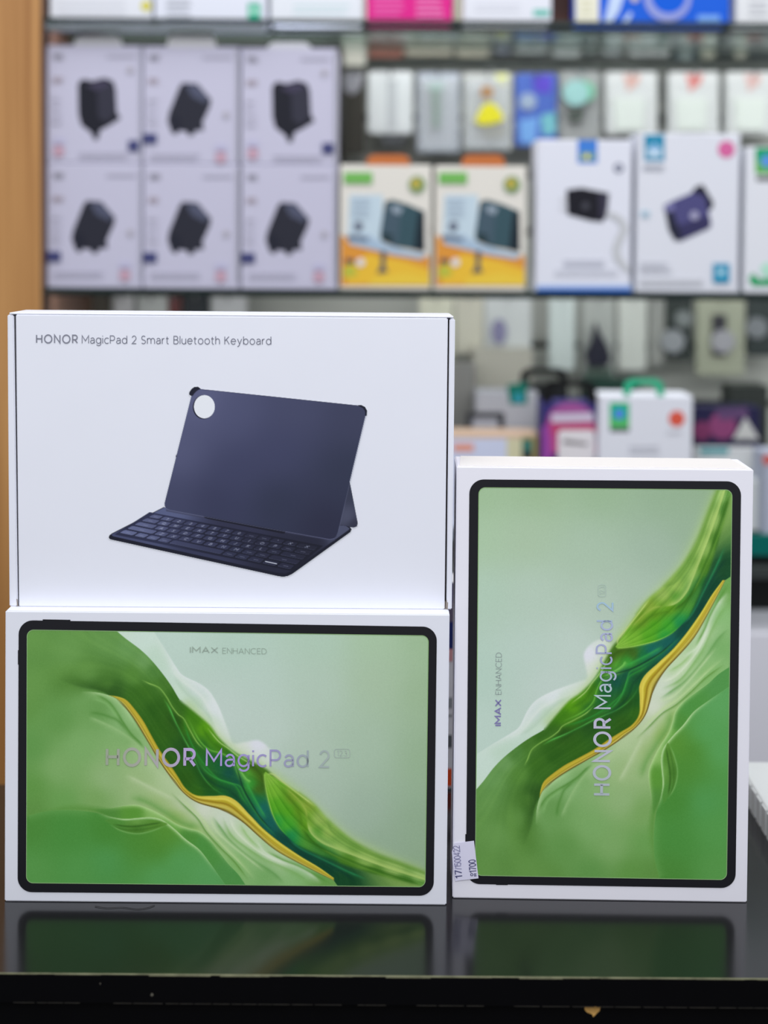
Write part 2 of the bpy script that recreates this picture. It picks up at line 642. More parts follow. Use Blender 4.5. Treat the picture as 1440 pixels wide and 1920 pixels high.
    def mesh(s, name, fn, gain, only_ink=False, parent=None, material=INK, grain=0.0):
        ny, nx = len(s.ys), len(s.xs)
        C = s.C + (rng.normal(0, grain, s.C.shape[:2])[..., None] if grain else 0)
        C = np.clip(C / 255.0, 0, 1)
        C = np.where(C <= 0.04045, C / 12.92, ((C + 0.055) / 1.055) ** 2.4) * gain
        X, Y = np.meshgrid(s.xs, s.ys)
        co = fn(X.ravel(), Y.ravel())
        if parent is not None:
            co = co - np.array(wloc(parent))
        idx = np.arange(ny * nx).reshape(ny, nx)
        q = np.stack([idx[:-1, :-1], idx[1:, :-1], idx[1:, 1:], idx[:-1, 1:]], -1).reshape(-1, 4)
        if only_ink:
            on = s.ink.ravel() > 0.004
            q = q[on[q].any(1)]
            used = np.unique(q)
            remap = np.zeros(ny * nx, int); remap[used] = np.arange(len(used))
            q = remap[q]; co = co[used]; cc = C.reshape(-1, 3)[used]
        else:
            cc = C.reshape(-1, 3)
        me = bpy.data.meshes.new(name)
        me.vertices.add(len(co)); me.vertices.foreach_set('co', co.ravel())
        me.loops.add(q.size); me.loops.foreach_set('vertex_index', q.ravel())
        me.polygons.add(len(q))
        me.polygons.foreach_set('loop_start', np.arange(0, q.size, 4))
        me.update(calc_edges=True)
        at = me.color_attributes.new('ink', 'FLOAT_COLOR', 'POINT')
        at.data.foreach_set('color', np.hstack([cc, np.ones((len(cc), 1))]).astype(np.float32).ravel())
        me.validate()
        return link(name, me, material, parent)


def face_fn(face, off, H=None):
    """vectorised Face.pt, optionally through a pixel homography"""
    Rm = np.array(_R); a = np.array(face.a - face.n * off); n = np.array(face.n); c0 = np.array(CAM)

    def fn(x, y):
        if H is not None:
            x, y = happly(H, x, y)
        d = np.stack([(x - CX) / F, -(y - CY) / F, -np.ones_like(x)], -1) @ Rm.T
        t = ((a - c0) @ n) / (d @ n)
        return c0 + d * t[:, None]
    return fn


def flat_print(name, polys, fn, parent, layer=0.00025, gain=1.0, material=None):
    """flat printed shapes: [(rgb, [(px,py)..])]; each later shape lies a hair further out"""
    bm = bmesh.new()
    lay = bm.loops.layers.float_color.new('ink')
    for i, (c, pts) in enumerate(polys):
        vs = [bm.verts.new(fn(x, y, layer * (i + 1))) for x, y in pts]
        f = bm.faces.new(vs)
        f.normal_update()
        if f.normal.y > 0: f.normal_flip()
        L = tuple(v * gain for v in lin(c))
        for l in f.loops:
            l[lay] = (*L, 1)
    if parent is not None:
        bmesh.ops.translate(bm, verts=bm.verts, vec=-wloc(parent))
    bmesh.ops.triangulate(bm, faces=[f for f in bm.faces if len(f.verts) > 4])
    me = bpy.data.meshes.new(name)
    bm.to_mesh(me)
    bm.free()
    return link(name, me, material or INKB, parent)


# ================================================================ the setting
FLOOR_Z = -0.98
WALL_Y = 1.14                       # front of the slat wall
SHELF_Y0, SHELF_Y1 = 0.775, 1.045    # glass shelves, front and back edge
Z2 = P(720, 544.5, 0.79).z          # top of the shelf with the charger boxes
Z1 = P(720, 41.0, 0.79).z           # top of the shelf above
Z3 = P(720, 1002.0, 0.79).z         # top of the shelf below
ZB = P(1420, 1186.0, 0.79).z        # top of the base cabinet

floor = from_bm('floor', boxbm(-2.2, 2.2, -2.6, 1.5, FLOOR_Z - 0.05, FLOOR_Z),
                mat('floor_tile', (120, 118, 116), 0.4, 0.4, noise=0.15, nscale=6))
tag(floor, 'grey tiled shop floor below the counter', 'floor', kind='structure')

wall = from_bm('wall_back', boxbm(-1.2, 1.4, WALL_Y + 0.012, WALL_Y + 0.06, FLOOR_Z, 1.5),
               mat('wall_grey', (70, 72, 70), 0.7))
tag(wall, 'grey slatted display wall behind the goods', 'wall', kind='structure')
SLAT = mat('slat_board', (168, 170, 164), 0.6, 0.2, noise=0.04, nscale=12)
zz = ZB
while zz < 1.0:
    h = 0.072
    from_bm('slat', boxbm(-0.5, 1.0, WALL_Y, WALL_Y + 0.0119, zz, zz + h, 0.003), SLAT, wall)
    zz += h + 0.009

# ---- shelf unit
unit = empty('display_shelf', (0.2, 0.95, FLOOR_Z), 'tall shop shelving unit with glass shelves and an oak side panel', 'shelving')
xL = P(76, 560, 0.772).x
from_bm('side_panel', boxbm(xL - 0.30, xL, 0.772, WALL_Y, FLOOR_Z, 1.4, 0.002), WOOD, unit)
from_bm('side_lining', boxbm(xL + 0.0002, xL + 0.0022, 0.776, WALL_Y - 0.001, FLOOR_Z + 0.3, 1.4),
        mat('brown_lining', (104, 78, 66), 0.45, 0.3, noise=0.1), unit)
xs0, xs1 = xL + 0.003, 1.0
for zt in (Z1 + 0.32, Z1, Z2, Z3):
    g = from_bm('glass_shelf', boxbm(xs0, xs1, SHELF_Y0 + 0.0015, SHELF_Y1, zt - 0.0055, zt, 0.0), GLASS, unit)
    from_bm('polished_edge', boxbm(xs0, xs1, SHELF_Y0 - 0.0005, SHELF_Y0 + 0.0013, zt - 0.0058, zt + 0.0003), GLASSEDGE, g)
rail = from_bm('price_rail', boxbm(P(1020, 1020, 0.77).x, xs1, 0.768, 0.7735, P(1420, 1042, 0.77).z, P(1420, 1001, 0.77).z, 0.001),
               mat('teal_rail', (0, 104, 96), 0.4), unit)
from_bm('wall_rail', boxbm(-0.4, 1.0, WALL_Y - 0.02, WALL_Y - 0.0005, P(1000, 129, 1.12).z, P(1000, 111, 1.12).z, 0.003),
        mat('rail_grey', (100, 106, 102), 0.4), unit)
from_bm('base_cabinet', boxbm(xs0, xs1, 0.79, WALL_Y - 0.002, FLOOR_Z, ZB, 0.002),
        mat('cabinet_grey', (232, 232, 242), 0.45, 0.3), unit)
from_bm('crossbar', boxbm(xs0, xs1, 0.80, 0.82, P(1420, 1086, 0.8).z, P(1420, 1064, 0.8).z, 0.002),
        mat('bar_grey', (72, 78, 78), 0.4), unit)
from_bm('recess_back', boxbm(xs0, xs1, 0.90, 0.905, ZB + 0.001, Z3 - 0.03), mat('recess_black', (22, 24, 24), 0.6), unit)


def fill_light_bar(zt, power, h, c):
    """slim bar with a fill lamp, added under a glass shelf to brighten its goods"""
    b = from_bm('fill_light_bar', boxbm(xs0 + 0.005, xs1 - 0.005, 0.800, 0.812, zt - 0.0062 - h, zt - 0.0062, 0.0005), mat('aluminium_%d' % c[0], c, 0.4, 0.4, metallic=0.5), unit)
    l = area('shelf_fill_light', ((xs0 + xs1) / 2, 0.815, zt - 0.008 - h), ((xs0 + xs1) / 2, 1.12, zt - 0.17), xs1 - xs0 - 0.02, 0.008, power, (0.98, 1.0, 0.99))  # added fill light for the dark shelf interior
    return b


fill_light_bar(Z1 + 0.32, 3.2, 0.003, (60, 68, 68))  # out of view, added to brighten the packs on the upper pegs
fill_light_bar(Z1, 1.05, 0.003, (60, 68, 68))
from_bm('shelf_profile', boxbm(xs0 + 0.002, P(500, 50, 0.785).x, 0.7765, 0.7935, Z1 - 0.0145, Z1 - 0.0062, 0.0005), mat('brushed_profile', (112, 120, 124), 0.4, 0.4, metallic=0.3), unit)
fill_light_bar(Z2, 1.1, 0.003, (36, 42, 42))


def hook(x, y):
    """chrome peg reaching out of the slat wall"""
    a = P(x, y, 1.075)
    from_bm('peg_hook', tube([(a.x, WALL_Y - 0.002, a.z - 0.002), (a.x, 1.062, a.z - 0.002), (a.x, 1.055, a.z + 0.006)], 0.0018, n=6),
            mat('chrome', (190, 192, 195), 0.25, 0.5, metallic=1.0), unit)


# ---- counter
CY0 = G(720, 1830.5).y             # front edge of the counter top
CY1 = G(5, 1471).y                 # back edge
TH = 0.0175
cnt = empty('shop_counter', (0.0, (CY0 + CY1) / 2, FLOOR_Z), 'black gloss laminate shop counter in the foreground', 'counter')
from_bm('worktop', boxbm(-1.1, 1.1, CY0 + 0.0008, CY1, -TH, 0.0, 0.0), BLACK, cnt)
from_bm('edge_band', boxbm(-1.1, 1.1, CY0, CY0 + 0.0007, -TH, -0.0004), BLACKM, cnt)
# worn light line along the top edge, with small chips
bm = bmesh.new()
x = -1.1
while x < 1.1:
    L = random.uniform(0.004, 0.03)
    hgt = random.choice((0.00025, 0.0004, 0.0005, 0.0009))
    boxbm(x, min(x + L, 1.1), CY0 - 0.0002, CY0 + 0.0008, -hgt, 0.00012, 0, bm)
    x += L
tag(from_bm('worn_edge', bm, CHIPM, cnt), kind='stuff')
bm = bmesh.new()
x = -1.1
while x < 1.1:
    L = random.uniform(0.002, 0.02)
    if random.random() < 0.8:
        boxbm(x, x + L * 0.9, CY0 - 0.0002, CY0 + 0.0005, -TH - 0.0003, -TH + 0.00001, 0, bm)
    x += L
tag(from_bm('worn_lower_edge', bm, mat('worn_dark', (48, 46, 42), 0.7, 0.2, noise=0.6, nscale=150), cnt), kind='stuff')
from_bm('front_panel', boxbm(-1.1, 1.1, CY0 + 0.006, CY0 + 0.024, FLOOR_Z, -TH - 0.0005), BLACKM, cnt)
from_bm('back_panel', boxbm(-1.1, 1.1, CY1 - 0.03, CY1 - 0.012, FLOOR_Z, -TH - 0.0005), BLACKM, cnt)
c0 = P(1110, 1893, CY0 + 0.0058)
pts = [P(x, y, CY0 + 0.0058) for x, y in ((1096, 1886), (1126, 1886), (1124, 1894), (1112, 1906), (1110, 1901), (1100, 1897), (1096, 1892))]
from_bm('chipped_spot', prism(pts, (0, -0.0006, 0)), mat('raw_chipboard', (205, 160, 92), 0.8, 0.1, noise=0.2, nscale=500), cnt)
for (x, y, r) in ((285, 1865, 2.6), (188, 1844, 1.2)):
    from_bm('chip_mark', prism([P(a, b, CY0) for a, b in circ(x, y, r, n=8)], (0, -0.0003, 0)), mat('chip_grey', (96, 92, 84), 0.8), cnt)

# ================================================================ the three product boxes
GAIN = 1.13          # print albedo for the photographed colour


def bezel(face, parent, outer, inner, r0, r1, extra=()):
    """black printed frame around the screen; corners TL TR BR BL in pixels"""
    Ho, Hi = quadmap(outer), quadmap(inner)
    wo = math.hypot(outer[1][0] - outer[0][0], outer[1][1] - outer[0][1]); ho = math.hypot(outer[3][0] - outer[0][0], outer[3][1] - outer[0][1])
    wi = math.hypot(inner[1][0] - inner[0][0], inner[1][1] - inner[0][1]); hi = math.hypot(inner[3][0] - inner[0][0], inner[3][1] - inner[0][1])
    po = [happly(Ho, x / wo, y / ho) for x, y in rrect(0, 0, wo, ho, r0, 12)]
    pi = [happly(Hi, x / wi, y / hi) for x, y in rrect(0, 0, wi, hi, r1, 12)]
    bm = bmesh.new()
    a = [bm.verts.new(face.pt(x, y, 0.0004)) for x, y in po]
    b = [bm.verts.new(face.pt(x, y, 0.0004)) for x, y in pi]
    n = len(a)
    for i in range(n):
        bm.faces.new((a[i], a[(i + 1) % n], b[(i + 1) % n], b[i]))
    o = from_bm('tablet_bezel', bm, BEZEL, parent)
    # thin light rim of the glass
    Hj = quadmap(inner)
    pj = [happly(Hj, x / wi, y / hi) for x, y in rrect(1.3, 1.3, wi - 1.3, hi - 1.3, r1 - 1, 12)]
    bm = bmesh.new()
    a = [bm.verts.new(face.pt(x, y, 0.0003)) for x, y in pi]
    b = [bm.verts.new(face.pt(x, y, 0.0003)) for x, y in pj]
    for i in range(n):
        bm.faces.new((a[i], a[(i + 1) % n], b[(i + 1) % n], b[i]))
    from_bm('glass_rim', bm, mat('rim_green', (150, 190, 130), 0.4), parent)
    for e in extra:
        bm = bmesh.new()
        bm.faces.new([bm.verts.new(face.pt(x, y, 0.00035)) for x, y in e])
        from_bm('side_key', bm, BEZEL, parent)


# ---------------------------------------------------------------- wallpaper picture (painted in left-box pixels)
cv = Canvas(45, 808, 1176, 1669, 1.2, (185, 205, 188))
k, X, Y = cv.sl([(0, 1100), (900, 1800)], 0)
cv.put(k, np.ones(X.shape), cv.field(X, Y, [
    (330, 1195, (194, 216, 203)), (450, 1200, (184, 210, 194)), (600, 1200, (180, 206, 186)), (700, 1195, (172, 200, 166)), (800, 1195, (160, 190, 150)),
    (800, 1300, (158, 186, 148)), (700, 1280, (172, 196, 166)), (600, 1290, (184, 205, 188)), (480, 1280, (190, 211, 198)), (500, 1370, (196, 213, 202)),
    (800, 1420, (154, 183, 147)), (680, 1400, (172, 196, 172)), (580, 1420, (184, 203, 186)), (600, 1490, (176, 197, 178)), (680, 1520, (164, 187, 166)),
    (790, 1540, (150, 178, 146)), (720, 1590, (154, 180, 152)), (795, 1620, (148, 176, 142)), (420, 1330, (198, 214, 205))], soft=45))
edge2 = curve([(206, 1172), (234, 1196), (262, 1217), (284, 1238), (307, 1266), (323, 1289), (337, 1312), (352, 1325), (368, 1338), (393, 1360), (410, 1383),
               (437, 1408), (473, 1428), (499, 1442), (525, 1463), (563, 1488), (590, 1509), (610, 1532), (633, 1553), (662, 1576), (706, 1600), (750, 1617), (812, 1642)], 6)
veil = curve([(280, 1170), (307, 1214), (329, 1250), (343, 1267), (373, 1282), (393, 1298), (409, 1325), (420, 1350), (428, 1372), (437, 1400)], 6)
cv.fill(np.vstack([veil, edge2[:66][::-1]]), [(225, 1185, (206, 226, 208)), (270, 1195, (206, 226, 212)), (300, 1235, (196, 220, 200)), (330, 1270, (200, 222, 205)), (330, 1300, (205, 226, 205)),
        (370, 1295, (206, 222, 214)), (400, 1330, (222, 230, 230)), (390, 1350, (204, 224, 200)), (360, 1320, (196, 220, 192)), (420, 1385, (214, 226, 214))],
        soft=lambda X, Y: np.where(Y < 1280, 1.2, 4.0))
cv.fold([(285, 1181), (307, 1214), (329, 1250), (343, 1267), (373, 1282), (393, 1298), (409, 1325), (422, 1358), (437, 1400)], (230, 236, 234), 1.0, 9, 0.7, .25, .2)
cv.fold([(318, 1245), (335, 1272), (362, 1292), (382, 1312), (396, 1340), (410, 1372), (432, 1402)], (232, 238, 230), 5, 3, 0.5)
cv.fold([(325, 1265), (340, 1290), (362, 1312), (385, 1335), (405, 1365)], (180, 206, 182), 6, 3, 0.5)
cv.fill(curve([(400, 1368), (415, 1384), (438, 1394), (460, 1391), (484, 1388), (502, 1400), (512, 1418), (508, 1436), (490, 1440), (462, 1424), (437, 1408), (410, 1383), (400, 1368)], 5),
        [(430, 1395, (214, 226, 208)), (484, 1396, (226, 228, 236)), (500, 1420, (216, 226, 216)), (455, 1410, (220, 228, 214))], soft=4)
# soft green bloom outside the leaf edge
cv.fold([(337, 1312), (368, 1336), (410, 1381), (437, 1406), (473, 1426), (499, 1440), (563, 1486), (610, 1530), (662, 1574), (750, 1615), (812, 1640)], (178, 206, 140), 9, 9, 0.6, .05, .05)

G1 = [(55, 1190, (105, 155, 76)), (55, 1290, (102, 152, 74)), (130, 1220, (108, 158, 80)), (200, 1200, (104, 154, 78)), (240, 1215, (108, 158, 85)), (270, 1240, (112, 160, 90)),
      (160, 1262, (98, 148, 68)), (200, 1283, (78, 128, 48)), (215, 1296, (46, 92, 28)), (150, 1285, (84, 134, 54)), (250, 1265, (88, 140, 55)), (290, 1260, (82, 134, 58)),
      (310, 1285, (72, 122, 42)), (270, 1300, (58, 110, 28)), (250, 1308, (56, 108, 28)), (290, 1330, (44, 96, 20)), (320, 1310, (52, 104, 24)), (330, 1350, (40, 86, 18)),
      (300, 1370, (48, 100, 20)), (345, 1400, (36, 86, 24)), (320, 1430, (45, 95, 20)), (350, 1460, (42, 92, 16)), (370, 1485, (50, 104, 20)), (390, 1470, (30, 88, 24)),
      (400, 1485, (30, 92, 28)), (360, 1350, (66, 130, 15)), (385, 1367, (92, 160, 14)), (400, 1388, (84, 150, 18)), (412, 1402, (70, 132, 15)), (380, 1400, (38, 104, 30)),
      (395, 1420, (30, 104, 44)), (415, 1430, (20, 96, 54)), (430, 1450, (10, 78, 68)), (445, 1465, (12, 82, 62)), (420, 1470, (20, 95, 40)), (440, 1490, (18, 82, 44)),
      (450, 1425, (78, 146, 38)), (465, 1448, (86, 168, 50)), (475, 1440, (74, 110, 24)), (490, 1456, (70, 110, 18)), (485, 1480, (62, 100, 22)), (470, 1470, (56, 158, 50)),
      (480, 1500, (20, 120, 65)), (490, 1515, (18, 106, 96)), (505, 1545, (14, 92, 84)), (530, 1575, (10, 74, 60)), (570, 1605, (8, 66, 50)), (610, 1630, (10, 68, 44)),
      (650, 1650, (18, 72, 38)), (470, 1510, (14, 82, 58)),
      (525, 1460, (120, 160, 50)), (563, 1486, (130, 170, 70)), (590, 1507, (136, 174, 76)), (612, 1530, (140, 178, 80)), (635, 1552, (136, 174, 78)), (662, 1574, (130, 170, 75)), (706, 1598, (125, 166, 78)), (755, 1616, (135, 172, 88)), (800, 1634, (140, 178, 94))]
full = np.vstack([edge2, [(815, 1700), (20, 1700), (20, 1150), (206, 1150)]])
goldU = curve([(205, 1304), (220, 1306), (236, 1312), (251, 1328), (268, 1351), (282, 1376), (296, 1401), (307, 1418), (319, 1434), (334, 1457), (348, 1478), (368, 1491), (398, 1493),
               (423, 1492), (444, 1503), (467, 1527), (493, 1553), (525, 1579), (563, 1605), (598, 1626), (626, 1646)], 6)
goldL = curve([(205, 1304), (217, 1309), (232, 1321), (246, 1340), (262, 1364), (279, 1393), (293, 1418), (312, 1446), (329, 1466), (343, 1485), (365, 1502), (390, 1511), (412, 1517),
               (430, 1524), (455, 1541), (482, 1565), (517, 1594), (552, 1614), (587, 1632), (626, 1651)], 6)
cv.fill(full, G1, soft=lambda X, Y: np.where(Y < 1312, 0.9, np.where(X > 560, 7.0, 4.0)), streak=(goldU, edge2, 2.2, 26, 3))
# leaf
leafL = curve([(496, 1450), (497, 1464), (499, 1480), (503, 1500), (510, 1525), (522, 1550), (540, 1570), (563, 1588), (610, 1608), (680, 1632), (760, 1652), (812, 1668)], 6)
leafR = curve([(498, 1447), (510, 1455), (530, 1468), (563, 1489), (590, 1510), (610, 1533), (633, 1554), (662, 1577), (706, 1601), (750, 1618), (812, 1643)], 6)
LEAF = [(503, 1460, (132, 186, 62)), (515, 1482, (118, 180, 48)), (520, 1510, (84, 166, 30)), (520, 1540, (44, 156, 56)), (545, 1567, (24, 138, 72)), (540, 1520, (80, 162, 26)),
        (550, 1496, (112, 152, 36)), (560, 1520, (94, 150, 24)), (575, 1510, (138, 168, 58)), (575, 1548, (94, 150, 24)), (590, 1564, (68, 140, 38)), (597, 1537, (152, 184, 88)),
        (615, 1560, (150, 186, 86)), (640, 1586, (132, 176, 80)), (600, 1592, (58, 128, 50)), (650, 1615, (78, 132, 34)), (700, 1640, (66, 120, 32)), (690, 1608, (142, 182, 88)),
        (740, 1628, (142, 180, 92)), (790, 1642, (152, 192, 108)), (790, 1658, (92, 148, 58)), (760, 1652, (78, 132, 48)), (540, 1545, (66, 165, 40)), (620, 1612, (36, 110, 48))]
cv.fill(np.vstack([leafL, leafR[::-1]]), LEAF, soft=lambda X, Y: np.where(X > 560, 4.0, 1.0), streak=(leafL, leafR, 7.0, 34, 11))
fo = cv.fold
fo([(265, 1274), (279, 1281), (298, 1289), (312, 1306), (323, 1325), (334, 1339), (345, 1348), (357, 1370), (370, 1392), (386, 1408)], (160, 205, 100), 1.0, 1.6, 0.85, .12, .1)
fo([(265, 1274), (298, 1290), (323, 1326), (345, 1350), (370, 1395)], (80, 135, 45), 10, 1, 0.35)
fo([(307, 1309), (318, 1328), (329, 1353), (343, 1381), (354, 1401), (365, 1425), (380, 1455), (400, 1478), (428, 1494)], (92, 192, 84), 1.3, 2.2, 0.85, .15, .3)
fo([(322, 1340), (343, 1385), (362, 1425), (384, 1466), (410, 1488)], (24, 72, 16), 3, 8, 0.5)
fo([(345, 1348), (352, 1375), (365, 1405), (385, 1435), (410, 1460), (440, 1472), (455, 1496), (475, 1525)], (44, 146, 52), 1.3, 3, 0.7)
fo([(352, 1345), (372, 1385), (392, 1405), (415, 1412), (436, 1424), (444, 1445), (452, 1470)], (120, 195, 70), 1.2, 2.2, 0.7)
fo([(368, 1421), (384, 1443), (404, 1458), (429, 1467), (450, 1474), (461, 1494), (476, 1518), (496, 1544), (520, 1570)], (56, 156, 66), 1.2, 2.5, 0.7)
fo([(360, 1420), (380, 1450), (402, 1470), (430, 1482), (452, 1505), (475, 1535), (510, 1570)], (10, 66, 40), 3, 3, 0.55)
fo([(432, 1412), (444, 1439), (455, 1474), (470, 1503), (488, 1532), (510, 1556)], (8, 52, 34), 1.2, 2.2, 0.75)
fo([(440, 1424), (452, 1446), (462, 1460), (472, 1466)], (140, 215, 100), 1.5, 5, 0.7)
fo([(460, 1462), (474, 1490), (486, 1512), (500, 1536)], (60, 175, 75), 2, 5, 0.6)
fo([(455, 1428), (472, 1436), (488, 1450), (494, 1466), (496, 1484)], (48, 84, 12), 3, 6, 0.6)
fo([(387, 1362), (409, 1389), (429, 1404), (450, 1420), (478, 1436)], (190, 222, 140), 1.2, 1.6, 0.75)
fo([(378, 1362), (394, 1388), (412, 1402), (432, 1412)], (50, 110, 12), 3, 3, 0.5)
fo([(496, 1448), (497, 1464), (500, 1484), (505, 1505), (513, 1530), (526, 1553), (545, 1572)], (160, 210, 90), 0.7, 2.2, 0.85, .05, .4)
fo([(499, 1452), (512, 1452), (530, 1466), (552, 1483), (572, 1498), (592, 1513)], (196, 218, 130), 2, 1.5, 0.8)
fo([(520, 1466), (540, 1492), (556, 1512), (564, 1534), (566, 1552)], (70, 120, 16), 3, 6, 0.45)
fo([(532, 1472), (556, 1496), (572, 1516), (577, 1538)], (176, 196, 90), 2, 3, 0.45)
fo([(575, 1534), (582, 1560), (604, 1580), (633, 1592), (677, 1609), (735, 1630), (805, 1652)], (184, 212, 118), 7, 1.6, 0.8, .12, .02)
fo([(566, 1552), (587, 1578), (619, 1600), (662, 1618), (721, 1637), (790, 1658)], (46, 100, 16), 2.5, 5, 0.7, .1, .05)
fo([(612, 1534), (620, 1556), (640, 1574), (668, 1590), (706, 1606), (760, 1624), (808, 1642)], (104, 150, 58), 6, 2, 0.6, .1, .02)
fo([(540, 1572), (563, 1591), (604, 1611), (648, 1632), (690, 1650)], (44, 156, 94), 2, 3, 0.6)
fo([(528, 1562), (556, 1590), (598, 1612), (640, 1634), (670, 1655)], (8, 60, 44), 3, 3, 0.6)
fo([(600, 1590), (640, 1610), (700, 1634), (760, 1656)], (110, 160, 60), 2, 2, 0.5)

# below the golden ribbon
R4 = [(45, 1320, (104, 156, 76)), (60, 1400, (100, 155, 78)), (60, 1480, (100, 155, 72)), (60, 1518, (98, 150, 70)), (110, 1440, (130, 175, 105)), (150, 1400, (128, 176, 105)),
      (200, 1460, (150, 185, 125)), (180, 1500, (125, 170, 95)), (120, 1506, (110, 165, 85)), (190, 1330, (104, 156, 80)), (226, 1328, (136, 182, 114)), (240, 1352, (142, 188, 122)), (250, 1375, (122, 170, 98)),
      (270, 1400, (146, 188, 122)), (285, 1432, (166, 196, 140)), (260, 1460, (160, 190, 130)), (310, 1480, (182, 206, 158)), (340, 1510, (206, 216, 192)), (380, 1520, (224, 228, 214)),
      (420, 1535, (216, 226, 208)), (460, 1570, (200, 222, 180)), (520, 1610, (192, 216, 172)), (300, 1500, (160, 190, 120)), (330, 1530, (140, 180, 80)), (360, 1560, (150, 190, 100)),
      (400, 1590, (142, 188, 112)), (440, 1620, (132, 186, 106)), (500, 1640, (120, 176, 100)), (560, 1640, (142, 192, 122)), (605, 1655, (110, 165, 80)), (110, 1350, (102, 155, 78)), (330, 1450, (185, 205, 160))]
reg4 = np.vstack([curve([(140, 1299), (165, 1297), (190, 1300), (205, 1304)], 4), goldL, [(660, 1700), (20, 1700), (20, 1360), (90, 1310)]])
cv.fold([(110, 1272), (150, 1286), (185, 1293), (212, 1302), (235, 1309)], (44, 88, 26), 13, 3, 0.75, .4, .3)
cv.fill(reg4, R4, soft=lambda X, Y: np.clip((205 - X) * 0.35 + 0.8, 0.8, 28), fs=20)
fo([(150, 1297), (175, 1298), (197, 1302), (215, 1309), (230, 1321), (243, 1340), (258, 1364), (275, 1392)], (176, 212, 150), 0.6, 7, 0.8, .2, .3)
fo([(176, 1302), (192, 1308), (206, 1318), (219, 1335), (232, 1356), (246, 1376), (262, 1392), (271, 1404)], (84, 140, 58), 2, 4, 0.8)
fo([(172, 1310), (196, 1318), (210, 1332), (222, 1350)], (140, 190, 115), 5, 2, 0.5)
fo([(165, 1336), (185, 1338), (205, 1344), (222, 1352), (240, 1372)], (82, 138, 58), 3, 3, 0.65)
fo([(165, 1344), (184, 1351), (212, 1364), (240, 1381), (262, 1400), (280, 1418)], (158, 196, 132), 2, 5, 0.65)
fo([(240, 1392), (270, 1418), (300, 1450), (330, 1478), (360, 1506)], (190, 212, 162), 6, 10, 0.4)
fo([(235, 1452), (270, 1470), (300, 1485), (330, 1500)], (205, 220, 180), 3, 6, 0.5)
fo([(320, 1485), (343, 1508), (370, 1534), (387, 1560), (412, 1588), (440, 1616), (466, 1650)], (96, 148, 62), 1.2, 2.5, 0.75, .2, .1)
fo([(326, 1485), (350, 1508), (378, 1536), (396, 1562), (422, 1590), (452, 1620), (480, 1652)], (196, 220, 160), 4, 2, 0.7, .2, .2)
fo([(398, 1530), (416, 1555), (434, 1578), (472, 1610), (514, 1638), (534, 1658)], (104, 160, 84), 2, 5, 0.7)
fo([(392, 1528), (404, 1556), (428, 1580), (460, 1606), (498, 1636)], (205, 226, 175), 4, 2, 0.6)
fo([(417, 1532), (434, 1566), (463, 1590), (496, 1611), (531, 1626), (563, 1642), (584, 1660)], (122, 176, 92), 2, 5, 0.65)
fo([(430, 1530), (440, 1556), (466, 1582), (498, 1604), (540, 1622)], (226, 236, 210), 4, 2, 0.7)
fo([(450, 1545), (468, 1572), (494, 1594), (526, 1612)], (140, 190, 105), 2, 4, 0.55)
fo([(478, 1572), (496, 1597), (522, 1611), (551, 1621), (577, 1634), (604, 1658)], (228, 238, 218), 3, 7, 0.7)
fo([(500, 1596), (530, 1612), (560, 1624), (590, 1640), (620, 1658)], (90, 150, 60), 3, 2, 0.7)
# mid fold
mound = curve([(40, 1534), (82, 1522), (123, 1519), (159, 1521), (184, 1525), (207, 1532), (234, 1536), (262, 1534), (284, 1533), (304, 1538), (326, 1554), (348, 1574), (373, 1593), (393, 1618), (409, 1640), (424, 1662), (430, 1675)], 6)
midU = curve([(120, 1514), (150, 1512), (179, 1514), (207, 1515), (234, 1511), (257, 1510), (279, 1517), (304, 1529), (332, 1546), (354, 1554), (373, 1559), (393, 1574), (412, 1599), (429, 1621), (447, 1640), (462, 1662), (470, 1675)], 6)
cv.fold([(240, 1494), (275, 1504), (310, 1524), (345, 1545), (380, 1552)], (96, 156, 70), 8, 6, 0.55)
cv.fill(np.vstack([midU, mound[::-1]]), [(160, 1518, (96, 152, 66)), (200, 1524, (82, 142, 58)), (250, 1524, (92, 154, 54)), (290, 1526, (140, 188, 100)), (330, 1550, (112, 172, 76)),
        (350, 1566, (80, 146, 58)), (385, 1585, (80, 150, 66)), (430, 1645, (84, 152, 76))], soft=lambda X, Y: np.clip((215 - X) * 0.14 + 0.8, 0.8, 10))
fo([(170, 1514), (207, 1515), (234, 1511), (257, 1510), (279, 1517), (304, 1529), (332, 1546), (354, 1554), (373, 1559), (393, 1574), (412, 1599), (440, 1635)], (186, 220, 150), 1.0, 4, 0.75, .25, .2)
MO = [(60, 1545, (78, 142, 58)), (60, 1640, (92, 158, 78)), (130, 1560, (76, 146, 62)), (200, 1562, (72, 140, 52)), (260, 1572, (78, 142, 52)), (310, 1565, (92, 150, 50)), (300, 1592, (76, 138, 44)),
      (200, 1612, (84, 158, 84)), (330, 1612, (92, 168, 95)), (385, 1645, (96, 168, 95)), (150, 1635, (88, 158, 78)), (300, 1640, (92, 166, 92))]
cv.fill(np.vstack([mound, [(430, 1700), (20, 1700), (20, 1534)]]), MO, soft=0.9, fs=28)
fo([(49, 1531), (82, 1522), (123, 1519), (159, 1521), (184, 1525)], (120, 176, 96), 0.6, 9, 0.4, .05, .3)
fo([(180, 1524), (207, 1532), (234, 1536), (262, 1534), (284, 1533), (304, 1538), (326, 1554), (348, 1574), (373, 1593), (393, 1618), (412, 1645)], (196, 228, 166), 0.7, 3.5, 0.85, .2, .25)
eye = curve([(196, 1538), (214, 1549), (229, 1557), (257, 1562), (284, 1557), (313, 1546), (304, 1541), (284, 1537), (262, 1537), (234, 1539), (210, 1535), (196, 1538)], 5)
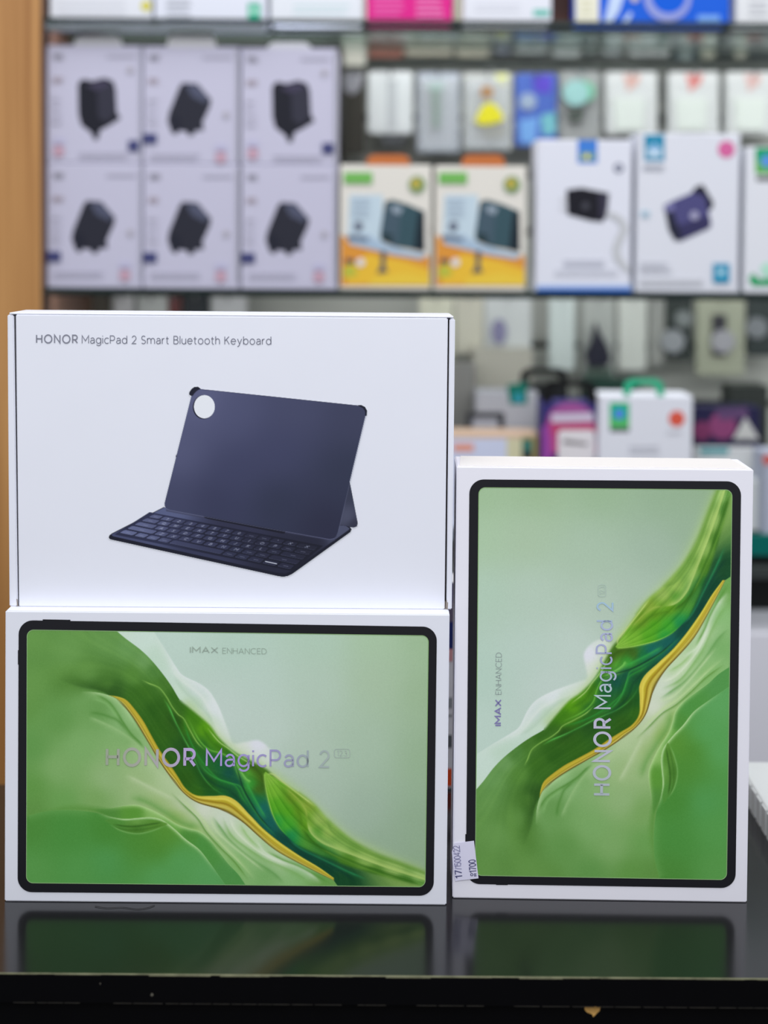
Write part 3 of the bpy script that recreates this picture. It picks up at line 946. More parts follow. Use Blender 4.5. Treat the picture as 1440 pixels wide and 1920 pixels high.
cv.fill(eye, [(215, 1542, (84, 146, 58)), (257, 1541, (120, 172, 78)), (257, 1552, (66, 120, 36)), (295, 1546, (92, 146, 50))], soft=1.5, alpha=0.85)
fo([(210, 1545), (235, 1549), (257, 1549), (284, 1545), (305, 1542)], (50, 98, 26), 1.5, 2, 0.8)
fo([(207, 1548), (232, 1555), (257, 1556), (284, 1552), (308, 1546)], (60, 112, 34), 1.5, 2, 0.6)
fo([(204, 1545), (229, 1558), (257, 1563), (284, 1558), (313, 1547)], (132, 186, 104), 1, 1.5, 0.7)
# golden ribbon
cv.band(goldU, goldL, [(184, 166, 46), (218, 204, 76), (198, 178, 52), (176, 154, 40), (212, 198, 92), (136, 116, 36)], soft=0.9, amp=9, freq=14)
fo([(212, 1305), (236, 1313), (251, 1329), (268, 1352), (282, 1377), (296, 1402), (319, 1436), (348, 1480), (372, 1494)], (168, 140, 30), 1, 3, 0.5)
fo([(217, 1309), (246, 1340), (279, 1393), (312, 1446), (343, 1485), (372, 1505), (412, 1517), (455, 1541), (517, 1594), (600, 1638)], (104, 80, 26), 1.6, 0.8, 0.75, .05, .2)
fo([(365, 1493), (398, 1493), (423, 1493), (444, 1503), (467, 1527), (493, 1553)], (240, 216, 96), 0.8, 4, 0.6)
fo([(345, 1480), (368, 1497), (400, 1503), (430, 1510), (460, 1534), (500, 1570)], (138, 106, 22), 1.5, 1.5, 0.55)

SCR_L = [(50.2, 1180.3), (804.0, 1191.3), (797.8, 1663.6), (48.8, 1656.0)]
SCR_R = [(897.2, 913.5), (1373.5, 917.8), (1363.0, 1650.2), (890.5, 1642.0)]

_H = quadmap(SCR_L)
_X, _Y = np.meshgrid(cv.xs, cv.ys)
cv.ink = cv.inside(_X, _Y, [happly(_H, x / 753.0, y / 474.0) for x, y in rrect(-2, -2, 755, 476, 12, 8)]).astype(float)

# ---------------------------------------------------------------- lower left tablet box
a, b = G(8.5, 1690.0), G(837.0, 1697.3)
fL = Face(a, b)
tl, tr = fL.pt(10.0, 1144.0), fL.pt(843.0, 1153.3)
zt = (tl.z + tr.z) / 2
print('left box', a, b, tl, tr)
tl.z = tr.z = zt
a.z = b.z = 0.0
DB = 0.046
tb = empty('tablet_box', ((a + b) / 2 + fL.n * DB / 2), 'white tablet box lying on its long side under the keyboard box, green wave screen', 'box', 'tablet boxes on the counter')
from_bm('carton', prism([a, b, tr, tl], fL.n * DB, 0.0007, seg=2), WHITE, tb)
cv.mesh('screen_picture', face_fn(fL, 0.0002), GAIN, only_ink=True, parent=tb, grain=1.6)
bezel(fL, tb, [(35.0, 1162.8), (819.3, 1175.3), (813.0, 1679.6), (33.0, 1672.5)], SCR_L, 27, 13,
      extra=[[(80, 1161.3), (132, 1162.2), (132, 1166), (80, 1165)], [(33.6, 1219), (37, 1219), (37, 1246), (33.6, 1246)]])
FOIL_L = foil_mat('foil_wide', [(0.0, (172, 186, 160)), (0.2, (192, 192, 182)), (0.36, (206, 186, 236)), (0.5, (188, 172, 242)), (0.7, (176, 170, 216)), (0.85, (178, 194, 194)), (1.0, (194, 208, 198))],
                  'X', P(198, 1420, 0).x, P(656, 1420, 0).x, 0.15)
lettering('foil_word', 'HONOR', fL, (200.5, 1434.6), (365.0, 1435.8), (0.4, -30.5), 0.185, FOIL_L, tb, 0.40, 0.0005)
lettering('foil_word', 'MagicPad 2', fL, (387.5, 1436.0), (617.0, 1438.0), (0.3, -29.8), 0.125, FOIL_L, tb, 0.29, 0.0005)
lettering('foil_size_mark', '12.3', fL, (632.5, 1416.8), (650.5, 1417.2), (0, -9.6), 0.13, FOIL_L, tb, 0.28, 0.0005)
bm = bmesh.new()
rp = rrect(627, 1404.5, 656, 1420.5, 4, 6)
stroke_mesh(bm, rp + rp[:1], 1.1, lambda x, y: fL.pt(x, y, 0.0005))
from_bm('foil_outline', bm, FOIL_L, tb)
EMB = mat('embossed_foil', (176, 194, 180), 0.3, 0.5, metallic=0.2)
lettering('embossed_word', 'IMAX', fL, (357.0, 1223.3), (408.0, 1224.0), (0, -10.0), 0.15, EMB, tb, 0.28, 0.0005)
lettering('embossed_word', 'ENHANCED', fL, (417.5, 1225.0), (499.5, 1226.2), (0, -10.0), 0.10, EMB, tb, 0.24, 0.0005)

# ---------------------------------------------------------------- upright tablet box at the right
a2, b2 = G(848.3, 1684.0), G(1400.6, 1692.3)
fR = Face(a2, b2)
tl2, tr2 = fR.pt(856.3, 875.5), fR.pt(1413.0, 879.5)
print('right box', a2, b2, tl2, tr2)
tl2.z = tr2.z = (tl2.z + tr2.z) / 2
a2.z = b2.z = 0.0
tb2 = empty('tablet_box', ((a2 + b2) / 2 + fR.n * 0.0235), 'white tablet box standing upright at the right with a paper price sticker', 'box', 'tablet boxes on the counter')
from_bm('carton', prism([a2, b2, tr2, tl2], fR.n * 0.047, 0.0007, seg=2), WHITE2, tb2)
from_bm('top_flap', prism([tl2 + fR.t * 0.002 + fR.n * 0.0025 + Vector((0, 0, 0.00005)), tr2 - fR.t * 0.004 + fR.n * 0.0025 + Vector((0, 0, 0.00005)),
                           tr2 - fR.t * 0.006 + fR.n * 0.0455 + Vector((0, 0, 0.00005)), tl2 + fR.t * 0.004 + fR.n * 0.0455 + Vector((0, 0, 0.00005))], (0, 0, 0.0005)), CREAM, tb2)
HL = quadmap(SCR_L)
HR = quadmap([SCR_R[3], SCR_R[0], SCR_R[1], SCR_R[2]])
cv.mesh('screen_picture', face_fn(fR, 0.0002, HR @ np.linalg.inv(HL)), GAIN, only_ink=True, parent=tb2, grain=1.6)
bezel(fR, tb2, [(880.3, 898.8), (1389.8, 902.6), (1379.0, 1665.2), (873.5, 1657.3)], SCR_R, 27, 13,
      extra=[[(872.5, 1564), (876, 1564), (876, 1600), (872.5, 1600)], [(930, 1657), (952, 1657.3), (952, 1659.5), (930, 1659.2)]])
FOIL_R = foil_mat('foil_upright', [(0.0, (186, 200, 205)), (0.25, (205, 208, 224)), (0.42, (210, 205, 232)), (0.55, (196, 220, 224)), (0.72, (178, 184, 222)), (0.86, (190, 196, 232)), (1.0, (178, 210, 232))],
                  'Z', P(1130, 1492, 0).z, P(1130, 1128, 0).z, 0.1)
lettering('foil_word', 'HONOR', fR, (1142.6, 1489.5), (1144.8, 1348.0), (-29.0, -0.3), 0.185, FOIL_R, tb2, 0.40, 0.0005)
lettering('foil_word', 'MagicPad 2', fR, (1145.0, 1328.0), (1148.6, 1130.0), (-28.2, -0.3), 0.125, FOIL_R, tb2, 0.29, 0.0005)
FAINT = mat('faint_foil', (188, 208, 198), 0.35, 0.5)
lettering('foil_size_mark', '12.3', fR, (1133.0, 1114.5), (1133.3, 1100.0), (-8.6, 0), 0.12, FAINT, tb2, 0.28, 0.0005)
bm = bmesh.new()
rp = rrect(1121.5, 1096.5, 1136, 1118.5, 4, 6)
stroke_mesh(bm, rp + rp[:1], 1.0, lambda x, y: fR.pt(x, y, 0.0005))
from_bm('foil_outline', bm, FAINT, tb2)
lettering('foil_mark', 'IMAX', fR, (939.0, 1360.0), (939.4, 1312.5), (-10.2, 0), 0.2, mat('violet_foil', (138, 132, 186), 0.35, 0.4), tb2, 0.28, 0.0005)
lettering('foil_mark', 'ENHANCED', fR, (939.8, 1302.0), (940.4, 1224.0), (-10.4, 0), 0.085, mat('grey_foil', (150, 158, 160), 0.35, 0.4), tb2, 0.24, 0.0005)
# price sticker
STK = mat('sticker_paper', (226, 224, 246), 0.6, 0.2, noise=0.02, nscale=200)
sq = [(852.6, 1581.0), (888.6, 1576.3), (897.2, 1646.6), (862, 1650.5), (853.8, 1652.0), (849.0, 1620), (847.4, 1596.5)]
from_bm('price_sticker', prism([fR.pt(x, y, 0.0006) for x, y in sq], -fR.n * 0.00025), STK, tb2)
SINK = mat('stamp_ink', (74, 76, 118), 0.7, 0.1)
SINK2 = mat('stamp_ink_pale', (128, 128, 164), 0.7, 0.1)
lettering('stamped_number', '17', fR, (867.0, 1645.5), (865.2, 1631.5), (-12.0, 1.2), 0.14, SINK, tb2, 0.22, 0.0011)
lettering('stamped_number', '/1500422', fR, (865.0, 1629.5), (861.2, 1585.5), (-11.5, 1.2), 0.12, SINK2, tb2, 0.14, 0.0011)
lettering('stamped_price', '1700', fR, (893.3, 1635.0), (890.8, 1611.8), (-12.0, 1.2), 0.15, SINK, tb2, 0.2, 0.0011)
lettering('stamped_letter', 'R', fR, (893.6, 1642.0), (893.2, 1637.6), (-4.2, 0.4), 0.2, SINK, tb2, 0.2, 0.0011)
lettering('stamped_letter', 'o', fR, (887.0, 1642.0), (886.6, 1637.6), (-6.2, 0.4), 0.2, SINK, tb2, 0.2, 0.0011)

# ---------------------------------------------------------------- keyboard box on top of the lower box
ka, kb = G(17.5, 1137.5, zt), G(847.0, 1143.2, zt)
fK = Face(ka, kb)
DK = 0.040
kbx = empty('keyboard_box', ((ka + kb) / 2 + fK.n * DK / 2), 'white keyboard carton with open side slots standing on the lower tablet box', 'box')


def kq(pts, depth, off=0.0, zmin=None):
    v = [fK.pt(x, y, off) for x, y in pts]
    for p in v:
        p.z = max(p.z, zt)
    return prism(v, fK.n * depth, 0.0006, seg=2)


from_bm('front_panel', kq([(35.5, 1141), (833.5, 1146), (839.8, 596.4), (29.4, 589.6)], 0.0016), WHITE, kbx)
from_bm('side_flap', kq([(17.5, 1140), (33.2, 1141), (25.8, 591.0), (13.8, 590.0)], DK, -0.0006), WHITE, kbx)
from_bm('side_flap', kq([(837.0, 1146), (847.2, 1146), (853.4, 598.6), (842.8, 598.0)], DK, -0.0006), WHITE, kbx)
t0, t1 = fK.pt(27.0, 589.5), fK.pt(842.0, 596.0)
from_bm('top_panel', prism([t0 - fK.t * 0.0035 + fK.n * 0.0003, t1 + fK.t * 0.003 + fK.n * 0.0003, t1 + fK.t * 0.002 + fK.n * DK, t0 - fK.t * 0.002 + fK.n * DK], (0, 0, 0.0012), 0.0004), WHITE, kbx)
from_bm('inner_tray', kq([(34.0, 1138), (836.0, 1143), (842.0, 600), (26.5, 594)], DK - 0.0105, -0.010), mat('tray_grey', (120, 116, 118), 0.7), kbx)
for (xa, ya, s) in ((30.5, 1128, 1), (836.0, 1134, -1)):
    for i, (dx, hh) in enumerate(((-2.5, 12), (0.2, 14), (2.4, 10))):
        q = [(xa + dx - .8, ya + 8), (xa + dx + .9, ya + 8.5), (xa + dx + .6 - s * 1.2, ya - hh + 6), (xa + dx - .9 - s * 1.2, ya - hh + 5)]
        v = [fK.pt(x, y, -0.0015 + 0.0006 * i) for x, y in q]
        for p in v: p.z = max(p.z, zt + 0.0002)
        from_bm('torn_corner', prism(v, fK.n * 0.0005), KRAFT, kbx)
GREYINK = mat('grey_ink', (136, 138, 152), 0.5, 0.2)
lettering('printed_word', 'HONOR', fK, (68.6, 642.6), (145.0, 643.2), (0, -14.6), 0.17, GREYINK, kbx, 0.39, 0.0003)
lettering('printed_title', 'MagicPad 2 Smart Bluetooth Keyboard', fK, (154.0, 643.6), (508.0, 646.0), (0, -14.4), 0.115, GREYINK, kbx, 0.27, 0.0003)


# picture of the keyboard with its stand
def K(*pts):
    return [(180 + x / 2.66667, 700 + y / 2.66667) for x, y in pts]


def KC(lst):
    return [(180 + x / 2.66667, 700 + y / 2.66667, c) for x, y, c in lst]


WH = (223, 226, 233)
kc = Canvas(200, 694, 718, 1090, 1.0, WH)
kc.fill(K((1258, 530), (1270, 548), (1309, 750), (1304, 766), (1290, 771), (1180, 765), (1190, 690)), KC([(1270, 600, (52, 56, 80)), (1255, 720, (72, 76, 102)), (1290, 760, (46, 48, 70))]), 0.5)
kc.fill(K((64, 818), (68, 809), (80, 800), (338, 669), (800, 716), (1250, 762), (1270, 769), (1278, 780), (1272, 794), (1000, 990), (980, 1004), (958, 1014), (935, 1018), (905, 1013), (480, 920), (88, 834), (72, 830), (65, 825)), (24, 26, 44), 0.5)
kc.fill(K((76, 806), (342, 670), (1250, 763), (1268, 776), (1262, 784), (974, 990), (945, 1001), (905, 997), (85, 815)),
        KC([(100, 805, (66, 72, 110)), (350, 690, (84, 92, 134)), (700, 760, (46, 48, 76)), (1220, 785, (72, 77, 106)), (920, 985, (34, 36, 58)), (500, 905, (50, 54, 86)), (1080, 850, (36, 38, 60))]), 0.5)
kc.fill(K((268, 694), (1135, 862), (985, 990), (92, 806)), KC([(280, 700, (44, 48, 80)), (120, 800, (40, 44, 74)), (700, 800, (30, 32, 54)), (1100, 870, (26, 28, 46)), (950, 980, (24, 26, 44))]), 0.6)
HK = quadmap(K((289, 702), (1120, 866), (972, 983), (108, 799)))
rows = [([1] * 12 + [1.5], "`1234570-='" + 'XX'), ([1.3] + [1] * 11 + [1.2], ' QWERTYUIOP  '), ([1.7] + [1] * 10 + [1.8], ' ASDFGHJKL  '),
        ([2.3] + [1] * 9 + [2.2], ' ZXCVBNM    '), ([1.5, 1.15, 1.15, 1.15, 5.0, 1.15, 1.15, 1.3, 1.3, 1.3], '          ')]
KEYC = KC([(120, 790, (100, 108, 152)), (300, 715, (82, 88, 128)), (200, 800, (92, 100, 142)), (450, 790, (58, 62, 96)), (600, 860, (52, 56, 88)), (800, 830, (38, 40, 64)), (1080, 880, (34, 36, 56)), (950, 970, (38, 40, 64)), (700, 900, (44, 48, 76))])
kk = lambda u, v: happly(HK, u, v)
for r, (ws, leg) in enumerate(rows):
    tot = sum(ws); x = 0.0
    for i, wk in enumerate(ws):
        u0, u1 = x / tot + 0.0055, (x + wk) / tot - 0.0055
        v0, v1 = r / 5 + 0.025, (r + 1) / 5 - 0.03
        rr = [kk(px, py) for px, py in [(u0 + 0.006, v0), (u1 - 0.006, v0), (u1, v0 + 0.03), (u1, v1 - 0.03), (u1 - 0.006, v1), (u0 + 0.006, v1), (u0, v1 - 0.03), (u0, v0 + 0.03)]]
        kc.fill([(a_ + 0.6, b_ + 0.9) for a_, b_ in rr], (16, 17, 32), 0.6, 0.8)
        kc.fill(rr, KEYC, 0.45)
        kc.pen([rr[6], rr[5], rr[4], rr[3]], (104, 110, 146), 0.5, 0.55)
        um, vm = (u0 + u1) / 2, (v0 + v1) / 2
        ch = leg[i] if i < len(leg) else ' '
        if ch in GLY and ch != ' ':
            wd, st = GLY[ch]
            for s_ in st:
                kc.pen([kk(um + (px - wd / 2) * 0.018, vm + (0.5 - py) * 0.075) for px, py in s_], (176, 182, 206), 0.75, 0.75)
        elif r == 4 and i == 8:
            kc.pen([kk(um - .03, vm), kk(um + .03, vm)], (220, 224, 236), 1.6, 0.9)
        elif not (r == 4 and i == 4):
            kc.pen([kk(um - .012, vm + .01), kk(um + .012, vm + .01)], (150, 156, 186), 0.8, 0.55)
        x += wk
kc.fill(K((350, 678), (545, 706), (1170, 826), (1200, 826), (1190, 840), (900, 790), (350, 690)), (60, 62, 90), 0.6, 0.6)
kc.fill(K((540, 708), (560, 708), (948, 786), (944, 800), (935, 802), (560, 728), (542, 722)), (24, 25, 42), 0.6)
panel = K((500, 79), (505, 77), (900, 118), (1320, 162), (1338, 168), (1348, 182), (1350, 200), (1290, 450), (1210, 790), (1200, 816), (1188, 826), (1170, 829), (800, 762), (368, 682), (352, 676), (344, 664), (343, 648), (400, 420), (478, 108), (486, 90))
kc.fill(panel, KC([(520, 120, (90, 94, 134)), (420, 400, (82, 86, 124)), (360, 640, (62, 66, 100)), (700, 200, (74, 78, 116)), (1300, 200, (58, 62, 92)), (900, 400, (60, 64, 100)), (700, 500, (58, 62, 98)),
                   (900, 650, (44, 50, 76)), (1150, 780, (40, 42, 68)), (1250, 500, (46, 52, 78)), (600, 650, (50, 54, 86)), (1000, 180, (66, 70, 104))]), 0.5, fs=48)
kc.pen(K((350, 676), (368, 684), (800, 765), (1170, 831), (1192, 826)), (104, 110, 146), 0.8, 0.8)
kc.pen(K((1352, 200), (1292, 450), (1212, 790)), (96, 100, 132), 0.7, 0.7)
kc.pen(K((505, 78), (900, 119), (1320, 163)), (48, 50, 78), 0.8, 0.7)
kc.fill(K((466, 106), (467, 94), (478, 78), (492, 68), (510, 67), (523, 77), (504, 88), (492, 100), (484, 112), (474, 112)), (26, 28, 48), 0.5)
kc.fill(K((1310, 160), (1325, 158), (1345, 168), (1355, 186), (1354, 212), (1347, 214), (1344, 188), (1334, 174), (1318, 166)), (26, 28, 48), 0.5)
kc.fill(circ(*K((538, 169))[0], 54 / 2.667, 60 / 2.667), (24, 26, 46), 0.5)
kc.fill(circ(*K((542, 167))[0], 52.5 / 2.667, 58.5 / 2.667), (226, 229, 236), 0.5)
kc.fill(K((402, 404), (398, 418), (404, 418)), (30, 32, 52), 0.5)
_d = kc.C.mean(-1, keepdims=True)
kc.C = np.where(_d < 150, kc.C * 0.84 + _d * 0.16, kc.C)
kc.mesh('keyboard_picture', face_fn(fK, 0.0003), GAIN, only_ink=True, parent=kbx)


# ================================================================ goods on the shelves
def carton(name, label, cat, x0, x1, y0, zbase, Y, depth, col, group=None, prints=(), tab=None, side=None, gain=1.05, bev=0.0012, yb=None):
    """box whose front spans pixels x0..x1 with its top at pixel y0; stands on zbase"""
    ym = (y0 + (yb or y0 + 150)) / 2
    xa, xb = P(x0, ym, Y).x, P(x1, ym, Y).x
    zt_ = P((x0 + x1) / 2, y0, Y).z
    root = empty(name, ((xa + xb) / 2, Y + depth / 2, zbase), label, cat, group)
    from_bm('carton', boxbm(xa, xb, Y, Y + depth, zbase, zt_, bev), M(col, 0.5, gain), root)
    done = 0
    for pn, polys in prints:
        for cl in ([polys] if pn in ('text_lines',) else clusters(polys)):
            o = flat_print(pn, cl, lambda x, y, o, k=done: P(x, y, Y - 0.0002 - 0.00012 * k - o), root, layer=0.00012, gain=gain)
            if pn == 'text_lines':
                o['kind'] = 'stuff'
        done += len(polys)
    if tab:
        tc, tx0, tx1, ty, clear = tab
        pts = [(tx0, y0 + 2), (tx0 + 4, ty + 5), (tx0 + 14, ty), (tx1 - 14, ty), (tx1 - 4, ty + 5), (tx1, y0 + 2)]
        if clear == 3:
            tb_ = (tx1 - tx0) * 0.17
            pts = [(tx0, y0 + 2), (tx0 + 3, ty + 8), (tx0 + 16, ty), (tx1 - 16, ty), (tx1 - 3, ty + 8), (tx1, y0 + 2), (tx1 - tb_, y0 + 2), (tx1 - tb_ - 3, ty + 16), (tx1 - tb_ - 12, ty + 11), (tx0 + tb_ + 12, ty + 11), (tx0 + tb_ + 3, ty + 16), (tx0 + tb_, y0 + 2)]
        v = [P(x, y, Y + 0.0005) for x, y in pts]
        from_bm('hang_tab', prism(v, (0, 0.0012, 0)), CLEAR if clear == 2 else M(tc, 0.4, gain), root)
    return root


def clusters(polys):
    """groups of printed shapes that touch one another"""
    bb = [(min(p[0] for p in q), min(p[1] for p in q), max(p[0] for p in q), max(p[1] for p in q)) for _, q in polys]
    out = []
    for i, b in enumerate(bb):
        hit = [c for c in out if any(b[0] < bb[j][2] and b[2] > bb[j][0] and b[1] < bb[j][3] and b[3] > bb[j][1] for j in c)]
        new = sorted(sum(hit, []) + [i])
        out = [c for c in out if c not in hit] + [new]
    return [[polys[j] for j in c] for c in out]


def bars(x0, x1, ys, col, h=3.0, jag=0.25, seed=1):
    r = random.Random(seed)
    return [(col, [(x0, y), (x1 - (x1 - x0) * r.random() * jag, y), (x1 - (x1 - x0) * jag * 0.2, y + h), (x0, y + h)]) for y in ys]


def rect(c, x0, y0, x1, y1):
    return (c, [(x0, y0), (x1, y0), (x1, y1), (x0, y1)])


# ---- six lavender charger boxes, two rows
HEXT = [(158, 148), (172, 152), (196, 146), (212, 152), (217, 166), (219, 210), (226, 222), (204, 236), (188, 244), (184, 262), (176, 262), (172, 250), (152, 234), (147, 214), (146, 160), (149, 152)]
HEXS = [(343, 376), (370, 378), (396, 408), (394, 420), (380, 450), (382, 466), (366, 466), (364, 474), (354, 476), (350, 468), (336, 466), (330, 474), (322, 470), (314, 448), (317, 432), (337, 382)]
LAV = (197, 195, 216)


def lav_print(x0, y0, upright, seed):
    P_ = []
    pic = []
    if upright:
        dx, dy = x0 - 88, y0 - 85
        body = [(x + dx, y + dy) for x, y in HEXT]
        pic = [((30, 31, 42), body), ((52, 52, 66), [(x + dx, y + dy) for x, y in ((182, 172), (206, 156), (216, 166), (217, 212), (200, 230), (184, 220))]),
               ((66, 62, 84), [(x + dx, y + dy) for x, y in ((160, 160), (196, 150), (210, 158), (182, 170))])]
        chip = (x0 + 152, y0 + 178, x0 + 174, y0 + 198)
        red = (x0 + 10, y0 + 188)
    else:
        dx, dy = x0 - 268, y0 - 308
        body = [(x + dx, y + dy) for x, y in HEXS]
        pic = [((42, 43, 55), body), ((80, 84, 106), [(x + dx, y + dy) for x, y in ((348, 380), (370, 380), (392, 406), (384, 414), (360, 402))]),
               ((34, 36, 50), [(x + dx, y + dy) for x, y in ((318, 436), (336, 440), (340, 464), (324, 464))])]
        chip = (x0 + 0, y0 + 163, x0 + 26, y0 + 182)
        red = (x0 + 134, y0 + 198)
    txt = bars(x0 + 12, x0 + 34, [y0 + 16, y0 + 20, y0 + 24], (150, 148, 162), 3, .4, seed)
    txt += bars(x0 + 10, x0 + 32, [y0 + 60, y0 + 66], (170, 158, 168), 4, .3, seed + 1)
    txt += bars(x0 + 112, x0 + 168, [y0 + 18], (178, 176, 194), 5, .1, seed)
    txt += bars(x0 + 8, x0 + 30, [y0 + 96, y0 + 110, y0 + 126, y0 + 140], (190, 188, 206), 6, .5, seed)
    txt += bars(x0 + (60 if upright else 14), x0 + (160 if upright else 110), [y0 + 200, y0 + 207], (190, 188, 206), 4, .2, seed)
    seal = [((196, 160, 178), circ(red[0] + 12, red[1] + 10, 11)), ((188, 186, 214), [(red[0] + 2, red[1] - 14), (red[0] + 22, red[1] - 14), (red[0] + 22, red[1] - 3), (red[0] + 2, red[1] - 3)]),
            ((176, 172, 182), circ(x0 + 156, y0 + 46 if upright else y0 + 128, 6))]
    return [('charger_picture', pic), ('text_lines', txt), ('seal', seal), ('power_badge', [rect((66, 70, 118), *chip)]), ('grey_spine', [rect((168, 168, 180), x0 + 175, y0 + 4, x0 + 180, y0 + 216)] if x0 > 100 else [rect((176, 176, 190), x0 + 173, y0 + 4, x0 + 177, y0 + 216)])]


lav_pos = [(88, 266, 85, 305, True), (268, 449, 87, 306, False), (452, 632, 90, 309, True), (88, 266, 308, 538, False), (268, 449, 310, 539, False), (452, 632, 311, 540, False)]
lav_lab = ['lavender white charger box, top row of the stack beside the oak panel', 'lavender white charger box, middle of the top row of the stack', 'lavender white charger box, top row right end of the stack',
           'lavender white charger box, bottom row of the stack beside the oak panel', 'lavender white charger box, middle of the bottom row of the stack', 'lavender white charger box, bottom row right end beside the yellow box']
zmid = P(360, 307.5, 0.80).z
tabs = [((205, 205, 210), 138, 230, 66, 1), ((222, 222, 226), 312, 406, 64, 1), ((212, 212, 222), 500, 584, 79, 1), None, None, None]
for i, (x0, x1, y0, y1, up) in enumerate(lav_pos):
    zb_ = zmid if i < 3 else Z2
    carton('charger_box', lav_lab[i], 'box', x0, x1, y0, zb_, 0.795, 0.075, LAV, 'lavender charger boxes in two rows',
           lav_print(x0, y0 + 0, up, i), tabs[i], yb=y1)
# keep the bottom row exactly as tall as the gap below the top row
for o in [o for o in bpy.data.objects if o.name.startswith('charger_box')][3:6]:
    for c in o.children:
        if c.name.startswith('carton'):
            top = max(v.co.z for v in c.data.vertices)
            for v in c.data.vertices:
                if v.co.z > 0.05:
                    v.co.z += (zmid - Z2) - top - 0.0002
carton('dark_filler', 'long black block added behind the lavender charger boxes, standing in for shade', 'box', 95, 640, 80, Z2, 0.93, 0.12, (14, 15, 15), yb=500)  # added block; the shade behind the stack is put into its black

# ---- two yellow charger boxes
for i, dx in enumerate((0, 178)):
    y_ = lambda pts: [(x + dx, y) for x, y in pts]
    pr = [('scene_print', [((196, 214, 226), y_([(655, 365), (718, 365), (718, 470), (650, 470)])),
                           ((222, 150, 60), y_([(639, 440), (660, 452), (700, 468), (745, 470), (806, 480), (806, 536), (639, 536)])),
                           ((236, 190, 60), y_([(650, 500), (690, 476), (760, 490), (806, 505), (806, 530), (650, 534)])),
                           ((236, 200, 70), y_([(700, 520), (760, 512), (806, 520), (806, 535), (690, 535)])),
                           ((190, 190, 70), y_([(644, 500), (660, 496), (672, 515), (644, 522)])),
                           ((168, 190, 212), y_([(650, 440), (690, 440), (715, 455), (760, 470), (800, 478), (790, 486), (740, 478), (690, 466), (655, 458)]))]),
          ('charger_picture', [((56, 84, 94), y_([(722, 378), (735, 374), (762, 382), (796, 396), (796, 470), (780, 468), (742, 462), (714, 450), (713, 438)])),
                               ((70, 90, 104), y_([(724, 382), (752, 386), (746, 458), (716, 448)])),
                               ((26, 40, 50), y_([(784, 398), (796, 398), (797, 472), (776, 468)])),
                               ((150, 164, 178), y_([(734, 384), (756, 390), (750, 402), (736, 398)])),
                               ((40, 60, 66), y_([(716, 436), (736, 440), (736, 460), (716, 450)]))]),
          ('device_print', [((110, 118, 136), y_(circ(672, 424, 9))), ((90, 98, 118), y_([(652, 440), (690, 446), (690, 452), (652, 448)])),
                            ((74, 78, 96), y_([(648, 484), (664, 486), (664, 494), (648, 492)])), ((225, 222, 226), y_(circ(676, 492, 8))),
                            ((98, 98, 100), y_([(714, 470), (724, 470), (722, 500), (728, 510), (706, 512), (714, 498)]))]),
          ('logo_print', [((116, 184, 92), y_([(645, 323), (698, 323), (698, 344), (645, 344)])), ((120, 152, 100), y_(circ(782, 346, 16))), ((190, 170, 70), y_(circ(780, 344, 9)))]),
          ('text_lines', bars(660 + dx, 700 + dx, [372, 382, 392, 402], (176, 190, 206), 3, .4, 5))]
    r_ = carton('charger_box', ['white and yellow charger box touching the lavender stack', 'white and yellow charger box beside the white box with the cable plug'][i], 'box', 637 + dx, 808 + dx, 309 + i * 2, Z2, 0.795, 0.07, (226, 222, 214),
                'yellow charger boxes', pr, ((196, 112, 58), 686 + dx, 770 + dx, 290, 1), yb=542)

# ---- white charger boxes at the right of that shelf
pr = [('logo_patch', [rect((66, 128, 214), 1083, 262, 1120, 306), rect((120, 160, 140), 1088, 286, 1115, 300), ((240, 226, 120), circ(1100, 294, 5))]),
      ('badge', [((112, 116, 140), circ(1160, 315, 9)), ((190, 194, 206), circ(1160, 315, 4))]),
      ('plug_picture', [((24, 24, 34), [(1062, 356), (1090, 352), (1142, 362), (1138, 402), (1130, 416), (1108, 414), (1064, 402)]), ((52, 50, 68), [(1122, 362), (1142, 364), (1138, 404), (1124, 414)]),
                        ((70, 70, 80), circ(1098, 386, 7)), ((200, 200, 204), [(1050, 372), (1063, 374), (1063, 378), (1050, 376)]), ((200, 200, 204), [(1050, 388), (1063, 390), (1063, 394), (1050, 392)])]),
      ('cable_picture', [((196, 198, 202), [(1136, 396), (1156, 400), (1172, 412), (1178, 428), (1170, 446), (1162, 464), (1164, 480), (1180, 504), (1180, 512), (1170, 506), (1152, 486), (1148, 464), (1156, 444), (1164, 428), (1158, 414), (1138, 404)])]),
      ('base_stripe', [rect((16, 92, 188), 1006, 541, 1184, 551), rect((172, 196, 238), 1007, 534, 1184, 541)]),
      ('text_lines', bars(1056, 1136, [488, 495], (196, 198, 210), 4, .1, 3) + bars(1040, 1160, [506, 513], (208, 210, 220), 3, .1, 4))]
carton('charger_box', 'white charger box picturing a black plug with grey cable and blue base stripe', 'box', 1005, 1184, 262, Z2, 0.795, 0.06, (224, 226, 238), 'white charger boxes', pr, yb=549)
